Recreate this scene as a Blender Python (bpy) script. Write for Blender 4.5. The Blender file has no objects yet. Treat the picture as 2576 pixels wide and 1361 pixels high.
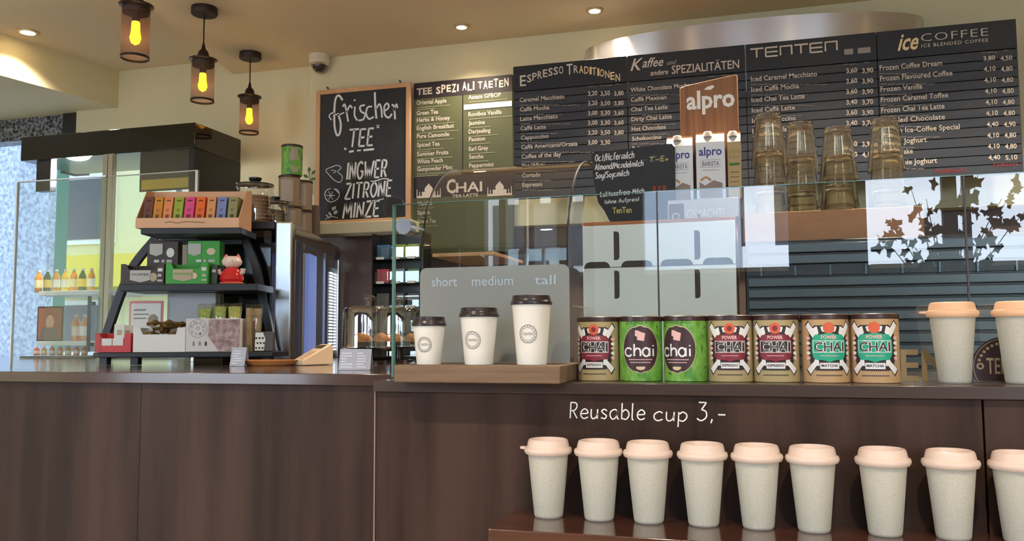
import bpy, math, random
from mathutils import Vector, Matrix
random.seed(7)
S = bpy.context.scene
COL = S.collection
# ---------------------------------------------------------------- camera
FPX, CX, CY, CAMH = 2174.0, 1288.0, 680.5, 1.3
YAW, PIT, ROLL = math.radians(16.1), math.atan(172/2174), -0.005
cF = Vector((-math.sin(YAW)*math.cos(PIT), math.cos(YAW)*math.cos(PIT), math.sin(PIT)))
_r0 = Vector((math.cos(YAW), math.sin(YAW), 0)); _u0 = _r0.cross(cF)
cR = _r0*math.cos(ROLL)+_u0*math.sin(ROLL); cU = -_r0*math.sin(ROLL)+_u0*math.cos(ROLL)
cam = bpy.data.cameras.new('camera'); camo = bpy.data.objects.new('camera', cam); COL.objects.link(camo)
camo.matrix_world = Matrix(((cR.x, cU.x, -cF.x, 0), (cR.y, cU.y, -cF.y, 0), (cR.z, cU.z, -cF.z, CAMH), (0, 0, 0, 1)))
cam.sensor_width = 36; cam.lens = 36*FPX/2576; cam.clip_start = .05; cam.clip_end = 200
S.camera = camo
# ---------------------------------------------------------------- world, exposure
wd = bpy.data.worlds.new('world'); S.world = wd; wd.use_nodes = True
nt = wd.node_tree; bg = nt.nodes['Background']
tc = nt.nodes.new('ShaderNodeTexCoord'); sp = nt.nodes.new('ShaderNodeSeparateXYZ'); rp = nt.nodes.new('ShaderNodeValToRGB')
nt.links.new(tc.outputs['Generated'], sp.inputs[0]); nt.links.new(sp.outputs[2], rp.inputs[0]); nt.links.new(rp.outputs[0], bg.inputs[0])
rp.color_ramp.elements[0].color = (.76, .86, 1, 1); rp.color_ramp.elements[1].color = (.62, .78, 1, 1)
bg.inputs[1].default_value = 6.8
S.view_settings.view_transform = 'Standard'; S.view_settings.look = 'None'
S.view_settings.gamma = 1; S.view_settings.use_curve_mapping = False
S.view_settings.exposure = 0.80
S.cycles.max_bounces = 10; S.cycles.transparent_max_bounces = 24; S.cycles.diffuse_bounces = 5
S.cycles.use_denoising = True; S.cycles.sample_clamp_indirect = 6
LAMP = 2.3
# ---------------------------------------------------------------- frames: pixel <-> place
class Fr:
    def __init__(s, r): s.r = r; s.c = math.cos(r); s.s = math.sin(r)
    def ray(s, u, v):
        d = cF+cR*((u-CX)/FPX)-cU*((v-CY)/FPX)
        return Vector((d.x*s.c+d.y*s.s, -d.x*s.s+d.y*s.c, d.z))
    def P(s, u, v, b):
        d = s.ray(u, v); t = b/d.y; return Vector((d.x*t, b, CAMH+d.z*t))
    def Z(s, u, v, z):
        d = s.ray(u, v); t = (z-CAMH)/d.z; return Vector((d.x*t, d.y*t, z))
    def X(s, u, v, a):
        d = s.ray(u, v); t = a/d.x; return Vector((a, d.y*t, CAMH+d.z*t))
    def world(s, p): return Vector((p[0]*s.c-p[1]*s.s, p[0]*s.s+p[1]*s.c, p[2]))
W = Fr(0.0); V = Fr(YAW)
# ---------------------------------------------------------------- materials
def lin(c):
    if isinstance(c, str): c = tuple(int(c[i:i+2], 16)/255 for i in (0, 2, 4))
    return tuple((x/12.92 if x <= .04045 else ((x+.055)/1.055)**2.4) for x in c)+(1,)
MATS = {}
def mat(key, col='808080', rough=.5, metal=0, noise=0, scale=(8, 8, 8), col2=None, emit=None, es=1, trans=0, bump=0, coat=0, aniso=0, sss=0, alpha=None, detail=4, spec=None):
    if key in MATS: return MATS[key]
    m = bpy.data.materials.new(key); m.use_nodes = True; n = m.node_tree; b = n.nodes['Principled BSDF']; MATS[key] = m
    b.inputs['Base Color'].default_value = lin(col); b.inputs['Roughness'].default_value = rough; b.inputs['Metallic'].default_value = metal
    if coat: b.inputs['Coat Weight'].default_value = coat; b.inputs['Coat Roughness'].default_value = .08
    if aniso: b.inputs['Anisotropic'].default_value = aniso; b.inputs['Anisotropic Rotation'].default_value = .25
    if trans: b.inputs['Transmission Weight'].default_value = trans
    if sss: b.inputs['Subsurface Weight'].default_value = sss; b.inputs['Subsurface Radius'].default_value = (.01, .008, .006)
    if spec is not None: b.inputs['Specular IOR Level'].default_value = spec
    if emit: b.inputs['Emission Color'].default_value = lin(emit); b.inputs['Emission Strength'].default_value = es
    if noise or bump:
        t = n.nodes.new('ShaderNodeTexCoord'); mp = n.nodes.new('ShaderNodeMapping'); mp.inputs['Scale'].default_value = scale
        nz = n.nodes.new('ShaderNodeTexNoise'); nz.inputs['Scale'].default_value = 1; nz.inputs['Detail'].default_value = detail; nz.inputs['Roughness'].default_value = .6
        n.links.new(t.outputs['Object'], mp.inputs[0]); n.links.new(mp.outputs[0], nz.inputs[0])
        if noise:
            r = n.nodes.new('ShaderNodeValToRGB'); r.color_ramp.elements[0].color = lin(col); r.color_ramp.elements[1].color = lin(col2 or col)
            r.color_ramp.elements[0].position = .5-.5*noise*.5; r.color_ramp.elements[1].position = .5+.5*noise*.5
            n.links.new(nz.outputs[0], r.inputs[0]); n.links.new(r.outputs[0], b.inputs['Base Color'])
        if bump:
            bp = n.nodes.new('ShaderNodeBump'); bp.inputs['Strength'].default_value = bump; bp.inputs['Distance'].default_value = .002
            n.links.new(nz.outputs[0], bp.inputs['Height']); n.links.new(bp.outputs[0], b.inputs['Normal'])
    return m
def glass(key, tint=(1, 1, 1), ior=1.8, rough=0.0, gl=(1, 1, 1)):
    """thin pane: mirror part by Fresnel on its outer faces, tinted see-through for the rest"""
    if key in MATS: return MATS[key]
    m = bpy.data.materials.new(key); m.use_nodes = True; n = m.node_tree; n.nodes.clear(); MATS[key] = m
    o = n.nodes.new('ShaderNodeOutputMaterial'); mx = n.nodes.new('ShaderNodeMixShader'); tr = n.nodes.new('ShaderNodeBsdfTransparent')
    g = n.nodes.new('ShaderNodeBsdfGlossy'); fr = n.nodes.new('ShaderNodeFresnel'); ge = n.nodes.new('ShaderNodeNewGeometry'); mt = n.nodes.new('ShaderNodeMath')
    tr.inputs[0].default_value = tuple(tint)+(1,); g.inputs['Color'].default_value = tuple(gl)+(1,); g.inputs['Roughness'].default_value = rough
    fr.inputs['IOR'].default_value = ior; mt.operation = 'MULTIPLY'; iv = n.nodes.new('ShaderNodeMath'); iv.operation = 'SUBTRACT'; iv.inputs[0].default_value = 1
    n.links.new(ge.outputs['Backfacing'], iv.inputs[1]); n.links.new(fr.outputs[0], mt.inputs[0]); n.links.new(iv.outputs[0], mt.inputs[1])
    n.links.new(mt.outputs[0], mx.inputs[0]); n.links.new(tr.outputs[0], mx.inputs[1]); n.links.new(g.outputs[0], mx.inputs[2]); n.links.new(mx.outputs[0], o.inputs[0])
    return m
def veil(key, col, dens, scale=260):
    """perforated sheet: a share of its area lets light through"""
    if key in MATS: return MATS[key]
    m = bpy.data.materials.new(key); m.use_nodes = True; n = m.node_tree; MATS[key] = m
    b = n.nodes['Principled BSDF']; b.inputs['Base Color'].default_value = lin(col); b.inputs['Roughness'].default_value = .6; b.inputs['Alpha'].default_value = dens
    return m
def wood(key, c1, c2, scale, rough=.45, bump=.1, coat=0, spec=None, noise=.9):
    return mat(key, c1, rough, noise=noise, scale=scale, col2=c2, bump=bump, coat=coat, detail=6, spec=spec)
# ---------------------------------------------------------------- mesh collecting
TXT = {}
def text_geo(s, bold=0.0, shear=0.0, spacing=1.0):
    k = (s, bold, shear, spacing)
    if k not in TXT:
        c = bpy.data.curves.new('t', 'FONT'); c.body = s; c.size = 1; c.offset = bold; c.shear = shear; c.resolution_u = 2; c.space_character = spacing
        o = bpy.data.objects.new('t', c); me = bpy.data.meshes.new_from_object(o)
        vs = [(v.co.x, v.co.y) for v in me.vertices]; fs = [tuple(p.vertices) for p in me.polygons]
        if vs:
            x0 = min(v[0] for v in vs); x1 = max(v[0] for v in vs)
            vs = [((v[0]-x0)/max(1e-6, x1-x0), v[1]/.7) for v in vs]
        bpy.data.objects.remove(o); bpy.data.curves.remove(c); bpy.data.meshes.remove(me)
        TXT[k] = (vs, fs)
    return TXT[k]
class MB:
    def __init__(s): s.v = []; s.f = []; s.m = []
    def add(s, vs, fs, m=0):
        o = len(s.v); s.v += [tuple(v) for v in vs]; s.f += [tuple(i+o for i in f) for f in fs]; s.m += [m]*len(fs); return s
    def box(s, x0, x1, y0, y1, z0, z1, m=0):
        if x0 > x1: x0, x1 = x1, x0
        if y0 > y1: y0, y1 = y1, y0
        if z0 > z1: z0, z1 = z1, z0
        v = [(x0, y0, z0), (x1, y0, z0), (x1, y1, z0), (x0, y1, z0), (x0, y0, z1), (x1, y0, z1), (x1, y1, z1), (x0, y1, z1)]
        return s.add(v, [(0, 3, 2, 1), (4, 5, 6, 7), (0, 1, 5, 4), (1, 2, 6, 5), (2, 3, 7, 6), (3, 0, 4, 7)], m)
    def prism(s, pts, a0, a1, axis='y', m=0):
        """pts: outline in the two other axes; swept along axis from a0 to a1"""
        def P(p, a): return {'y': (p[0], a, p[1]), 'x': (a, p[0], p[1]), 'z': (p[0], p[1], a)}[axis]
        n = len(pts); ar = sum(pts[i][0]*pts[(i+1) % n][1]-pts[(i+1) % n][0]*pts[i][1] for i in range(n))
        if ar < 0: pts = pts[::-1]
        v = [P(p, a0) for p in pts]+[P(p, a1) for p in pts]
        fs = [tuple(range(n)), tuple(range(2*n-1, n-1, -1))]+[(i, i+n, (i+1) % n+n, (i+1) % n) for i in range(n)]
        flip = (axis == 'y') != (a1 > a0)
        if axis == 'y': flip = a1 < a0
        else: flip = a1 > a0
        if flip: fs = [f[::-1] for f in fs]
        return s.add(v, fs, m)
    def lathe(s, prof, c=(0, 0, 0), n=28, m=0, axis='z', sx=1, sy=1):
        v = []; fs = []; ring = []
        for r, z in prof:
            if r < 1e-5: ring.append([len(v)]); v.append((0, 0, z))
            else:
                ring.append(list(range(len(v), len(v)+n)))
                v += [(r*sx*math.cos(2*math.pi*i/n), r*sy*math.sin(2*math.pi*i/n), z) for i in range(n)]
        for a, b in zip(ring, ring[1:]):
            for i in range(n):
                j = (i+1) % n
                if len(a) == 1 and len(b) == 1: continue
                if len(a) == 1: fs.append((a[0], b[j], b[i]))
                elif len(b) == 1: fs.append((a[i], a[j], b[0]))
                else: fs.append((a[i], a[j], b[j], b[i]))
        if axis == 'y': v = [(x, -z, y) for x, y, z in v]
        if axis == 'x': v = [(z, x, y) for x, y, z in v]
        return s.add([(x+c[0], y+c[1], z+c[2]) for x, y, z in v], fs, m)
    def tube(s, pts, r, n=8, m=0, cap=True):
        pts = [Vector(p) for p in pts]; rs = r if isinstance(r, (list, tuple)) else [r]*len(pts)
        v = []; fs = []; up = Vector((0, 0, 1))
        for i, p in enumerate(pts):
            d = (pts[min(i+1, len(pts)-1)]-pts[max(i-1, 0)]).normalized()
            a = d.cross(up if abs(d.z) < .95 else Vector((1, 0, 0))).normalized(); b = d.cross(a)
            if i and (a.dot(pa) < 0): a = -a; b = -b
            pa = a
            v += [p+a*(rs[i]*math.cos(2*math.pi*k/n))+b*(rs[i]*math.sin(2*math.pi*k/n)) for k in range(n)]
        for i in range(len(pts)-1):
            for k in range(n):
                l = (k+1) % n; fs.append((i*n+k, i*n+l, (i+1)*n+l, (i+1)*n+k))
        if cap: fs += [tuple(range(n))[::-1], tuple((len(pts)-1)*n+k for k in range(n))]
        return s.add(v, fs, m)
    def flat(s, pts, y, m=0):
        """outline in x,z facing the room at depth y"""
        n = len(pts); ar = sum(pts[i][0]*pts[(i+1) % n][1]-pts[(i+1) % n][0]*pts[i][1] for i in range(n))
        if ar < 0: pts = pts[::-1]
        return s.add([(p[0], y, p[1]) for p in pts], [tuple(range(n))], m)
    def text(s, t, x0, z0, x1, h, y, m=0, bold=0.0, shear=0.0, wrap=None, spacing=1.0):
        vs, fs = text_geo(t, bold, shear, spacing)
        q = [(x0+v[0]*(x1-x0), z0+v[1]*h) for v in vs]
        return s.add([wrap(a, b) for a, b in q] if wrap else [(a, y, b) for a, b in q], fs, m)
    def label(s, t, F, u0, v0, u1, hpx, b, m=0, bold=0.0, shear=0.0, spacing=1.0):
        p = F.P(u0, v0, b); q = F.P(u1, v0, b); h = F.P(u0, v0-hpx, b).z-p.z
        return s.text(t, p.x, p.z, q.x, h, b, m, bold, shear, None, spacing)
    def ribbon(s, pts, w, y, m=0, wrap=None):
        if len(pts) < 2: return s
        v = []; n = len(pts)
        for i in range(n):
            dx = pts[min(i+1, n-1)][0]-pts[max(i-1, 0)][0]; dz = pts[min(i+1, n-1)][1]-pts[max(i-1, 0)][1]
            l = math.hypot(dx, dz) or 1; nx, nz = -dz/l*w/2, dx/l*w/2
            e = 0
            v += [(pts[i][0]+nx, pts[i][1]+nz), (pts[i][0]-nx, pts[i][1]-nz)]
        fs = [(2*i, 2*i+1, 2*i+3, 2*i+2) for i in range(n-1)]
        return s.add([wrap(a, b) for a, b in v] if wrap else [(a, y, b) for a, b in v], fs, m)
    def mesh(s, name, mats, off=(0, 0, 0), smooth=True, recalc=False):
        me = bpy.data.meshes.new(name); me.from_pydata([(v[0]-off[0], v[1]-off[1], v[2]-off[2]) for v in s.v], [], s.f)
        for m in (mats if isinstance(mats, (list, tuple)) else [mats]): me.materials.append(m)
        me.polygons.foreach_set('material_index', s.m)
        if smooth:
            me.polygons.foreach_set('use_smooth', [True]*len(s.f)); me.update(); me.set_sharp_from_angle(angle=math.radians(38))
        me.validate(); me.update(); return me
def tagp(o, label=None, cat=None, group=None, kind=None):
    if label: o['label'] = label
    if cat: o['category'] = cat
    if group: o['group'] = group
    if kind: o['kind'] = kind
    return o
class Thing:
    def __init__(s, name, label, cat, base, F=W, group=None, kind=None, rz=0):
        s.base = Vector(base); s.F = F
        s.o = bpy.data.objects.new(name, None); COL.objects.link(s.o); s.o.empty_display_size = .05
        s.o.location = F.world(base); s.o.rotation_euler = (0, 0, F.r+rz); tagp(s.o, label, cat, group, kind)
    def part(s, name, mb, mats, parent=None, label=None, bevel=0, smooth=True, kind=None, local=False):
        me = mb.mesh(name, mats, (0, 0, 0) if local else s.base, smooth); o = bpy.data.objects.new(name, me); COL.objects.link(o)
        o.parent = parent or s.o; tagp(o, label, kind=kind)
        if bevel:
            b = o.modifiers.new('b', 'BEVEL'); b.width = bevel; b.segments = 2; b.limit_method = 'ANGLE'; b.angle_limit = math.radians(50)
        return o
def solo(name, mb, mats, label, cat, base, F=W, group=None, kind=None, bevel=0, smooth=True):
    me = mb.mesh(name, mats, base, smooth); o = bpy.data.objects.new(name, me); COL.objects.link(o)
    o.location = F.world(base); o.rotation_euler = (0, 0, F.r); tagp(o, label, cat, group, kind)
    if bevel:
        b = o.modifiers.new('b', 'BEVEL'); b.width = bevel; b.segments = 2; b.limit_method = 'ANGLE'; b.angle_limit = math.radians(50)
    return o
def struct(name, mb, mats, parent=None, bevel=0, label=None, smooth=False):
    me = mb.mesh(name, mats, (0, 0, 0), smooth); o = bpy.data.objects.new(name, me); COL.objects.link(o)
    if parent: o.parent = parent
    else: o['kind'] = 'structure'
    if label: o['label'] = label
    if bevel:
        b = o.modifiers.new('b', 'BEVEL'); b.width = bevel; b.segments = 2
    return o
def dup(o, loc=None, rz=None, label=None, group=None):
    def cp(a, par):
        c = a.copy(); COL.objects.link(c); c.parent = par
        for ch in [x for x in a.children]: cp(ch, c)
        return c
    r = cp(o, None)
    if loc is not None: r.location = loc
    if rz is not None: r.rotation_euler = (0, 0, rz)
    if label: r['label'] = label
    if group: r['group'] = group
    return r
# ---------------------------------------------------------------- handwriting strokes
SF = {
'a': (.58, [[(.5, .5), (.3, .6), (.08, .45), (.05, .2), (.2, 0), (.4, .1), (.5, .35), (.5, .6), (.5, .1), (.6, 0)]]),
'b': (.5, [[(.05, 1), (.05, 0)], [(.05, .4), (.25, .6), (.46, .45), (.48, .2), (.3, 0), (.05, .08)]]),
'c': (.5, [[(.48, .5), (.3, .6), (.06, .42), (.06, .15), (.25, 0), (.5, .1)]]),
'd': (.55, [[(.48, .45), (.3, .6), (.06, .45), (.05, .15), (.25, 0), (.45, .12)], [(.5, 1), (.5, 0)]]),
'e': (.5, [[(.06, .3), (.46, .34), (.42, .52), (.25, .6), (.06, .42), (.06, .15), (.25, 0), (.5, .1)]]),
'f': (.42, [[(.45, .9), (.33, 1), (.2, .85), (.2, 0)], [(0, .6), (.4, .6)]]),
'g': (.5, [[(.46, .5), (.25, .6), (.06, .4), (.1, .1), (.3, .05), (.46, .2)], [(.48, .6), (.48, -.2), (.3, -.35), (.08, -.25)]]),
'h': (.5, [[(.05, 1), (.05, 0)], [(.05, .35), (.25, .6), (.44, .5), (.44, 0)]]),
'i': (.15, [[(.07, .6), (.07, 0)], [(.07, .8), (.07, .86)]]),
'j': (.2, [[(.15, .6), (.15, -.3), (0, -.3)]]),
'k': (.45, [[(.05, 1), (.05, 0)], [(.4, .6), (.06, .25), (.42, 0)]]),
'l': (.2, [[(.06, 1), (.06, .08), (.15, 0)]]),
'm': (.75, [[(.05, .6), (.05, 0)], [(.05, .4), (.2, .6), (.36, .5), (.36, 0)], [(.36, .4), (.5, .6), (.68, .5), (.68, 0)]]),
'n': (.5, [[(.05, .6), (.05, 0)], [(.05, .4), (.25, .6), (.44, .5), (.44, 0)]]),
'o': (.5, [[(.25, .6), (.06, .42), (.06, .15), (.25, 0), (.44, .15), (.44, .42), (.25, .6)]]),
'p': (.5, [[(.05, .6), (.05, -.38)], [(.05, .4), (.25, .6), (.46, .45), (.46, .2), (.28, 0), (.05, .1)]]),
'r': (.4, [[(.05, .6), (.05, 0)], [(.05, .35), (.2, .58), (.38, .55)]]),
's': (.42, [[(.4, .5), (.22, .6), (.07, .48), (.2, .33), (.38, .2), (.28, .02), (.04, .08)]]),
't': (.38, [[(.18, .9), (.18, .1), (.3, 0)], [(0, .6), (.38, .6)]]),
'u': (.5, [[(.05, .6), (.06, .15), (.2, 0), (.38, .12), (.44, .35)], [(.45, .6), (.45, 0)]]),
'v': (.45, [[(.02, .6), (.22, 0)], [(.22, 0), (.43, .6)]]),
'y': (.5, [[(.05, .6), (.06, .2), (.2, .02), (.4, .15)], [(.45, .6), (.45, -.2), (.3, -.35), (.1, -.28)]]),
'w': (.7, [[(0, .6), (.15, 0)], [(.15, 0), (.32, .5)], [(.32, .5), (.5, 0)], [(.5, 0), (.66, .6)]]),
'z': (.45, [[(.02, .6), (.42, .6)], [(.42, .6), (.02, 0)], [(.02, 0), (.44, 0)]]),
'x': (.3, [[(0, .4), (.3, .05)], [(.3, .4), (0, .05)]]),
'A': (.6, [[(0, 0), (.28, 1)], [(.28, 1), (.56, 0)], [(.12, .35), (.46, .35)]]),
'B': (.5, [[(.05, 0), (.05, 1), (.35, .9), (.35, .6), (.05, .52)], [(.05, .52), (.42, .45), (.42, .1), (.05, 0)]]),
'E': (.5, [[(.05, 1), (.05, 0)], [(.05, 1), (.46, 1)], [(.05, .5), (.4, .52)], [(.05, 0), (.48, 0)]]),
'G': (.6, [[(.5, .85), (.3, 1), (.06, .75), (.06, .3), (.28, 0), (.52, .15), (.54, .42), (.34, .42)]]),
'H': (.6, [[(.05, 1), (.05, 0)], [(.5, 1), (.5, 0)], [(.05, .5), (.5, .5)]]),
'I': (.15, [[(.07, 1), (.07, 0)]]),
'L': (.45, [[(.05, 1), (.05, 0)], [(.05, 0), (.42, 0)]]),
'M': (.75, [[(.02, 0), (.1, 1)], [(.1, 1), (.36, .3)], [(.36, .3), (.62, 1)], [(.62, 1), (.7, 0)]]),
'N': (.6, [[(.04, 0), (.06, 1)], [(.06, 1), (.5, 0)], [(.5, 0), (.52, 1)]]),
'O': (.6, [[(.3, 1), (.06, .7), (.06, .3), (.3, 0), (.54, .3), (.54, .7), (.3, 1)]]),
'R': (.55, [[(.06, 0), (.06, 1)], [(.06, 1), (.4, .95), (.45, .7), (.3, .5), (.06, .48)], [(.22, .48), (.5, 0)]]),
'S': (.5, [[(.46, .85), (.25, 1), (.06, .78), (.25, .52), (.44, .28), (.25, 0), (.02, .12)]]),
'T': (.6, [[(0, 1), (.6, 1)], [(.3, 1), (.3, 0)]]),
'W': (.85, [[(0, 1), (.18, 0)], [(.18, 0), (.4, .7)], [(.4, .7), (.6, 0)], [(.6, 0), (.82, 1)]]),
'Z': (.55, [[(.02, 1), (.5, 1)], [(.5, 1), (.02, 0)], [(.02, 0), (.54, 0)]]),
'3': (.55, [[(.1, 1), (.5, 1)], [(.5, 1), (.25, .6)], [(.25, .6), (.48, .5), (.5, .2), (.25, 0), (.02, .12)]]),
'7': (.5, [[(.02, 1), (.48, 1)], [(.48, 1), (.2, 0)]]),
'0': (.5, [[(.25, 1), (.06, .7), (.06, .3), (.25, 0), (.44, .3), (.44, .7), (.25, 1)]]),
',': (.2, [[(.12, .1), (.06, -.12)]]), '.': (.2, [[(.08, .05), (.1, .0)]]), '-': (.5, [[(.08, .35), (.45, .35)]]),
'/': (.3, [[(.02, -.1), (.28, 1)]]), '(': (.2, [[(.18, 1), (.04, .5), (.18, 0)]]), ')': (.2, [[(.02, 1), (.16, .5), (.02, 0)]]), ' ': (.35, []),
'!': (.15, [[(.07, 1), (.07, .3)], [(.07, .1), (.07, .03)]])}
def smooth_pts(p, k=5):
    if len(p) < 3: return p
    q = [p[0]]+list(p)+[p[-1]]; out = []
    for i in range(1, len(q)-2):
        for j in range(k):
            t = j/k; a, b, c, d = q[i-1], q[i], q[i+1], q[i+2]
            out.append(tuple(.5*((2*b[x])+(-a[x]+c[x])*t+(2*a[x]-5*b[x]+4*c[x]-d[x])*t*t+(-a[x]+3*b[x]-3*c[x]+d[x])*t**3) for x in (0, 1)))
    return out+[p[-1]]
def write(mb, s, F, u0, v0, u1, hpx, b, wpx, m=0, slant=0.0, v1=None, gap=.14):
    """handwritten line, baseline from pixel (u0,v0) to u1"""
    tot = sum(SF[c][0]+gap for c in s)-gap
    p = F.P(u0, v0, b); q = F.P(u1, v0 if v1 is None else v1, b); h = F.P(u0, v0-hpx, b).z-p.z; wd = h/hpx*wpx
    z1 = p.z if v1 is None else q.z
    x = 0
    for c in s:
        w, st = SF[c]
        for k in st:
            pts = [((x+a[0]+slant*a[1])/tot, a[1]) for a in smooth_pts(k)]
            mb.ribbon([(p.x+(q.x-p.x)*a[0], p.z+(z1-p.z)*a[0]+a[1]*h) for a in pts], wd, b, m)
        x += w+gap
# ================================================================ materials used all over
m_cream = mat('cream_plaster', 'd6cda9', .8, bump=.06, scale=(60, 60, 60)); m_ceil = mat('ceiling_plaster', 'dccbaa', .85, bump=.05, scale=(50, 50, 50))
m_brown = wood('brown_laminate', '2a1d17', '44322a', (9, 9, .6), .5, .05, spec=.2, noise=.55)
m_btop = wood('brown_worktop', '352a26', '43352f', (1.2, 14, 14), .3, .03, coat=.3)
m_shelfw = wood('glossy_brown_shelf', '3a2219', '573527', (2, 12, 12), .16, .02, coat=.6)
m_oak = wood('weathered_oak', '5b4736', '806850', (3, 60, 60), .6, .3)
m_pale = wood('pale_pine', 'c9976a', 'dcb083', (12, 12, 2), .55, .1)
m_black = mat('black_plastic', '17171a', .35); m_blackm = mat('black_metal', '25262a', .3, .3); m_blackg = mat('black_gloss', '0c0d10', .08, coat=.4)
m_steel = mat('brushed_steel', 'd0d3d6', .22, 1); m_chrome = mat('chrome', 'e8eaec', .08, 1); m_dsteel = mat('dark_steel', '6d7276', .3, .9)
m_white = mat('white_gloss', 'f2f4f1', .25); m_whitem = mat('white_matt', 'e6e4de', .6); m_red = mat('red_card', 'b8323c', .5)
m_glass = glass('clear_glass', (.95, .985, .975), 1.72); m_gedge = mat('green_glass_edge', '5f8a84', .15, coat=.5)
m_gl2 = glass('vessel_glass', (.94, .96, .95), 2.0); m_dome = glass('dome_glass', (.90, .93, .92), 3.0)
m_tint = glass('tinted_window', (.46, .49, .52), 1.6); m_smoke = glass('smoked_glass', (.10, .11, .13), 1.9)  # window tint is added to dim the bright view outside
m_chalk = mat('chalk', 'e6e8e8', .8); m_slate = mat('chalkboard_black', '1b1d20', .55, noise=.6, scale=(6, 6, 6), col2='26282b')
def poly_xy(pts, z0, z1): mb = MB(); mb.prism([(p[0], p[1]) for p in pts], z0, z1, 'z'); return mb
ZR, ZL = 2.957, 3.057           # ceiling heights, right and left of the step
YB, YF = 4.60, -2.6             # back wall, front (street) wall
YBLK = 4.48
# ---------------------------------------------------------------- floor, ceiling
mb = MB().box(-6.6, 3.2, YF, YB+.2, -.1, 0); struct('floor', mb, mat('floor_tile', 'b8ab9a', .3, noise=.5, scale=(3, 3, 3), col2='a5988a'))
e0 = W.Z(357, 0, ZR); e1 = W.Z(587, 187, ZR); ed = (e1-e0)/(e1.y-e0.y)
def EX(y): return e0.x+ed.x*(y-e0.y)
mb = MB(); mb.prism([(EX(YB+.2), YB+.2), (EX(1.2), 1.2), (EX(1.2), YF-.1), (3.3, YF-.1), (3.3, YB+.2)], ZR, ZR+.3, 'z'); struct('ceiling', mb, m_ceil)
mb = MB(); mb.prism([(EX(YB+.2), YB+.2), (EX(1.2), 1.2), (EX(1.2), YF-.1), (-6.8, YF-.1), (-6.8, YB+.2)], ZL, ZL+.2, 'z'); struct('ceiling_left', mb, m_ceil)
# dropped box over the left corner
q0 = W.P(300, 178, YB); q1 = W.Z(0, 84, ZL); zb = W.P(300, 270, YB).z; qd = (q1.x-q0.x)/(q1.y-q0.y)
mb = MB(); mb.prism([(q0.x, YB), (q0.x+qd*(.4-YB), .4), (-6.6, .4), (-6.6, YB)], zb, ZL, 'z'); struct('trim_1', mb, m_cream)
# ---------------------------------------------------------------- back wall
xw0 = W.P(192, 300, YB).x; xw1 = W.P(482, 400, YB).x; xblk = W.P(779, 300, YBLK).x; zsill = 1.05; zhead = W.P(20, 352, YB).z
mb = MB(); mb.box(xw1, 3.2, YB, YB+.2, 0, ZL); mb.box(xw0, xw1, YB, YB+.2, W.P(192, 342, YB).z, ZL); mb.box(-6.6, xw1, YB, YB+.2, 0, zsill); mb.box(-6.6, xw0, YB, YB+.2, zb, ZL)
struct('wall_back', mb, m_cream)
m_gran = mat('dark_granite', '26282c', .25, noise=.35, scale=(45, 45, 45), col2='8d8f95', detail=8)
mb = MB().box(-6.6, W.P(150, 300, YB).x, YB+.04, YB+.16, zhead, zb); struct('trim_2', mb, m_gran)
# window frame in the back left corner
wn = bpy.data.objects.new('window_1', None); COL.objects.link(wn); wn['kind'] = 'structure'
m_frame = mat('dark_window_frame', '2a2625', .4)
xa, xb = W.P(152, 300, YB).x, W.P(190, 300, YB).x
struct('window_post', MB().box(xa, xb, YB+.02, YB+.14, zhead-.25, zb), m_frame, wn)
xc = W.P(0, 600, YB).x
struct('window_post', MB().box(xw1-.08, xw1, YB+.02, YB+.14, zsill, W.P(192, 342, YB).z), m_frame, wn)
struct('window_rail', MB().box(-6.5, xw1, YB+.02, YB+.14, zsill, zsill+.07), m_frame, wn)
struct('window_pane', MB().box(-6.5, xw1-.08, YB+.15, YB+.16, zsill+.07, zhead+.25), m_tint, wn)
# wall box carrying the boards, brown panelling below it
zbl = W.P(800, 590, YBLK).z
mb = MB().box(xblk, 3.2, YBLK, YB, zbl, ZR); struct('wall_back_upper', mb, m_cream)
m_panel = wood('grey_brown_panelling', '5c4a44', '6d5a52', (9, 9, .8), .5, .05)
mb = MB().box(W.P(770, 700, YB).x, 3.2, YB-.02, YB, 0, zbl); struct('wall_back_lower', mb, m_panel)
zl1 = W.P(800, 562, 4.34).z; zl0 = W.P(800, 590, 4.34).z
mb = MB().box(W.P(797, 580, 4.34).x, W.P(1035, 580, 4.34).x, 4.34, YBLK, zl0, zl1); struct('trim_3', mb, m_cream, bevel=.004)
# ---------------------------------------------------------------- side walls and street front
struct('wall_left', MB().box(-6.8, -6.6, YF, YB+.2, 0, ZL), m_cream)
struct('wall_right', MB().box(3.2, 3.4, YF, YB+.2, 0, ZL), m_cream)
GY = 2.27                                                        # plane of the big screen pane
def mir(u, v, D):                                                # the place that the screen mirrors at pixel u,v
    d = W.ray(u, v); t = (2*GY+D)/d.y; return Vector((d.x*t, -D, CAMH+d.z*t))
D0 = -YF
zwb = mir(1900, 674, D0).z; zwt = 2.80
ops = [(-6.2, -4.05)]+[(mir(a, 600, D0).x, mir(b, 600, D0).x) for a, b in ((1218, 1408), (1428, 1468), (1618, 1984), (2182, 2432), (2446, 2640))]+[(mir(2640, 600, D0).x+.12, 3.0)]  # first and last openings are added out of view for more side daylight
m_front = mat('dark_front_frame', '2b2320', .6)
mb = MB(); mb.box(-6.6, 3.2, YF-.12, YF, zwt, ZL); mb.box(ops[0][1], ops[-1][0], YF-.12, YF, 0, zwb); mb.box(-6.6, 3.2, YF-.12, YF, 0, .1)
x = -6.6
for a, b in ops+[(3.2, 3.2)]:
    if a > x: mb.box(x, a, YF-.12, YF, zwb if ops[0][1]-.1 < x < ops[-1][0]-.2 else .1, zwt)
    x = b
struct('wall_front', mb, m_front)
fw = bpy.data.objects.new('window_2', None); COL.objects.link(fw); fw['kind'] = 'structure'
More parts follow.
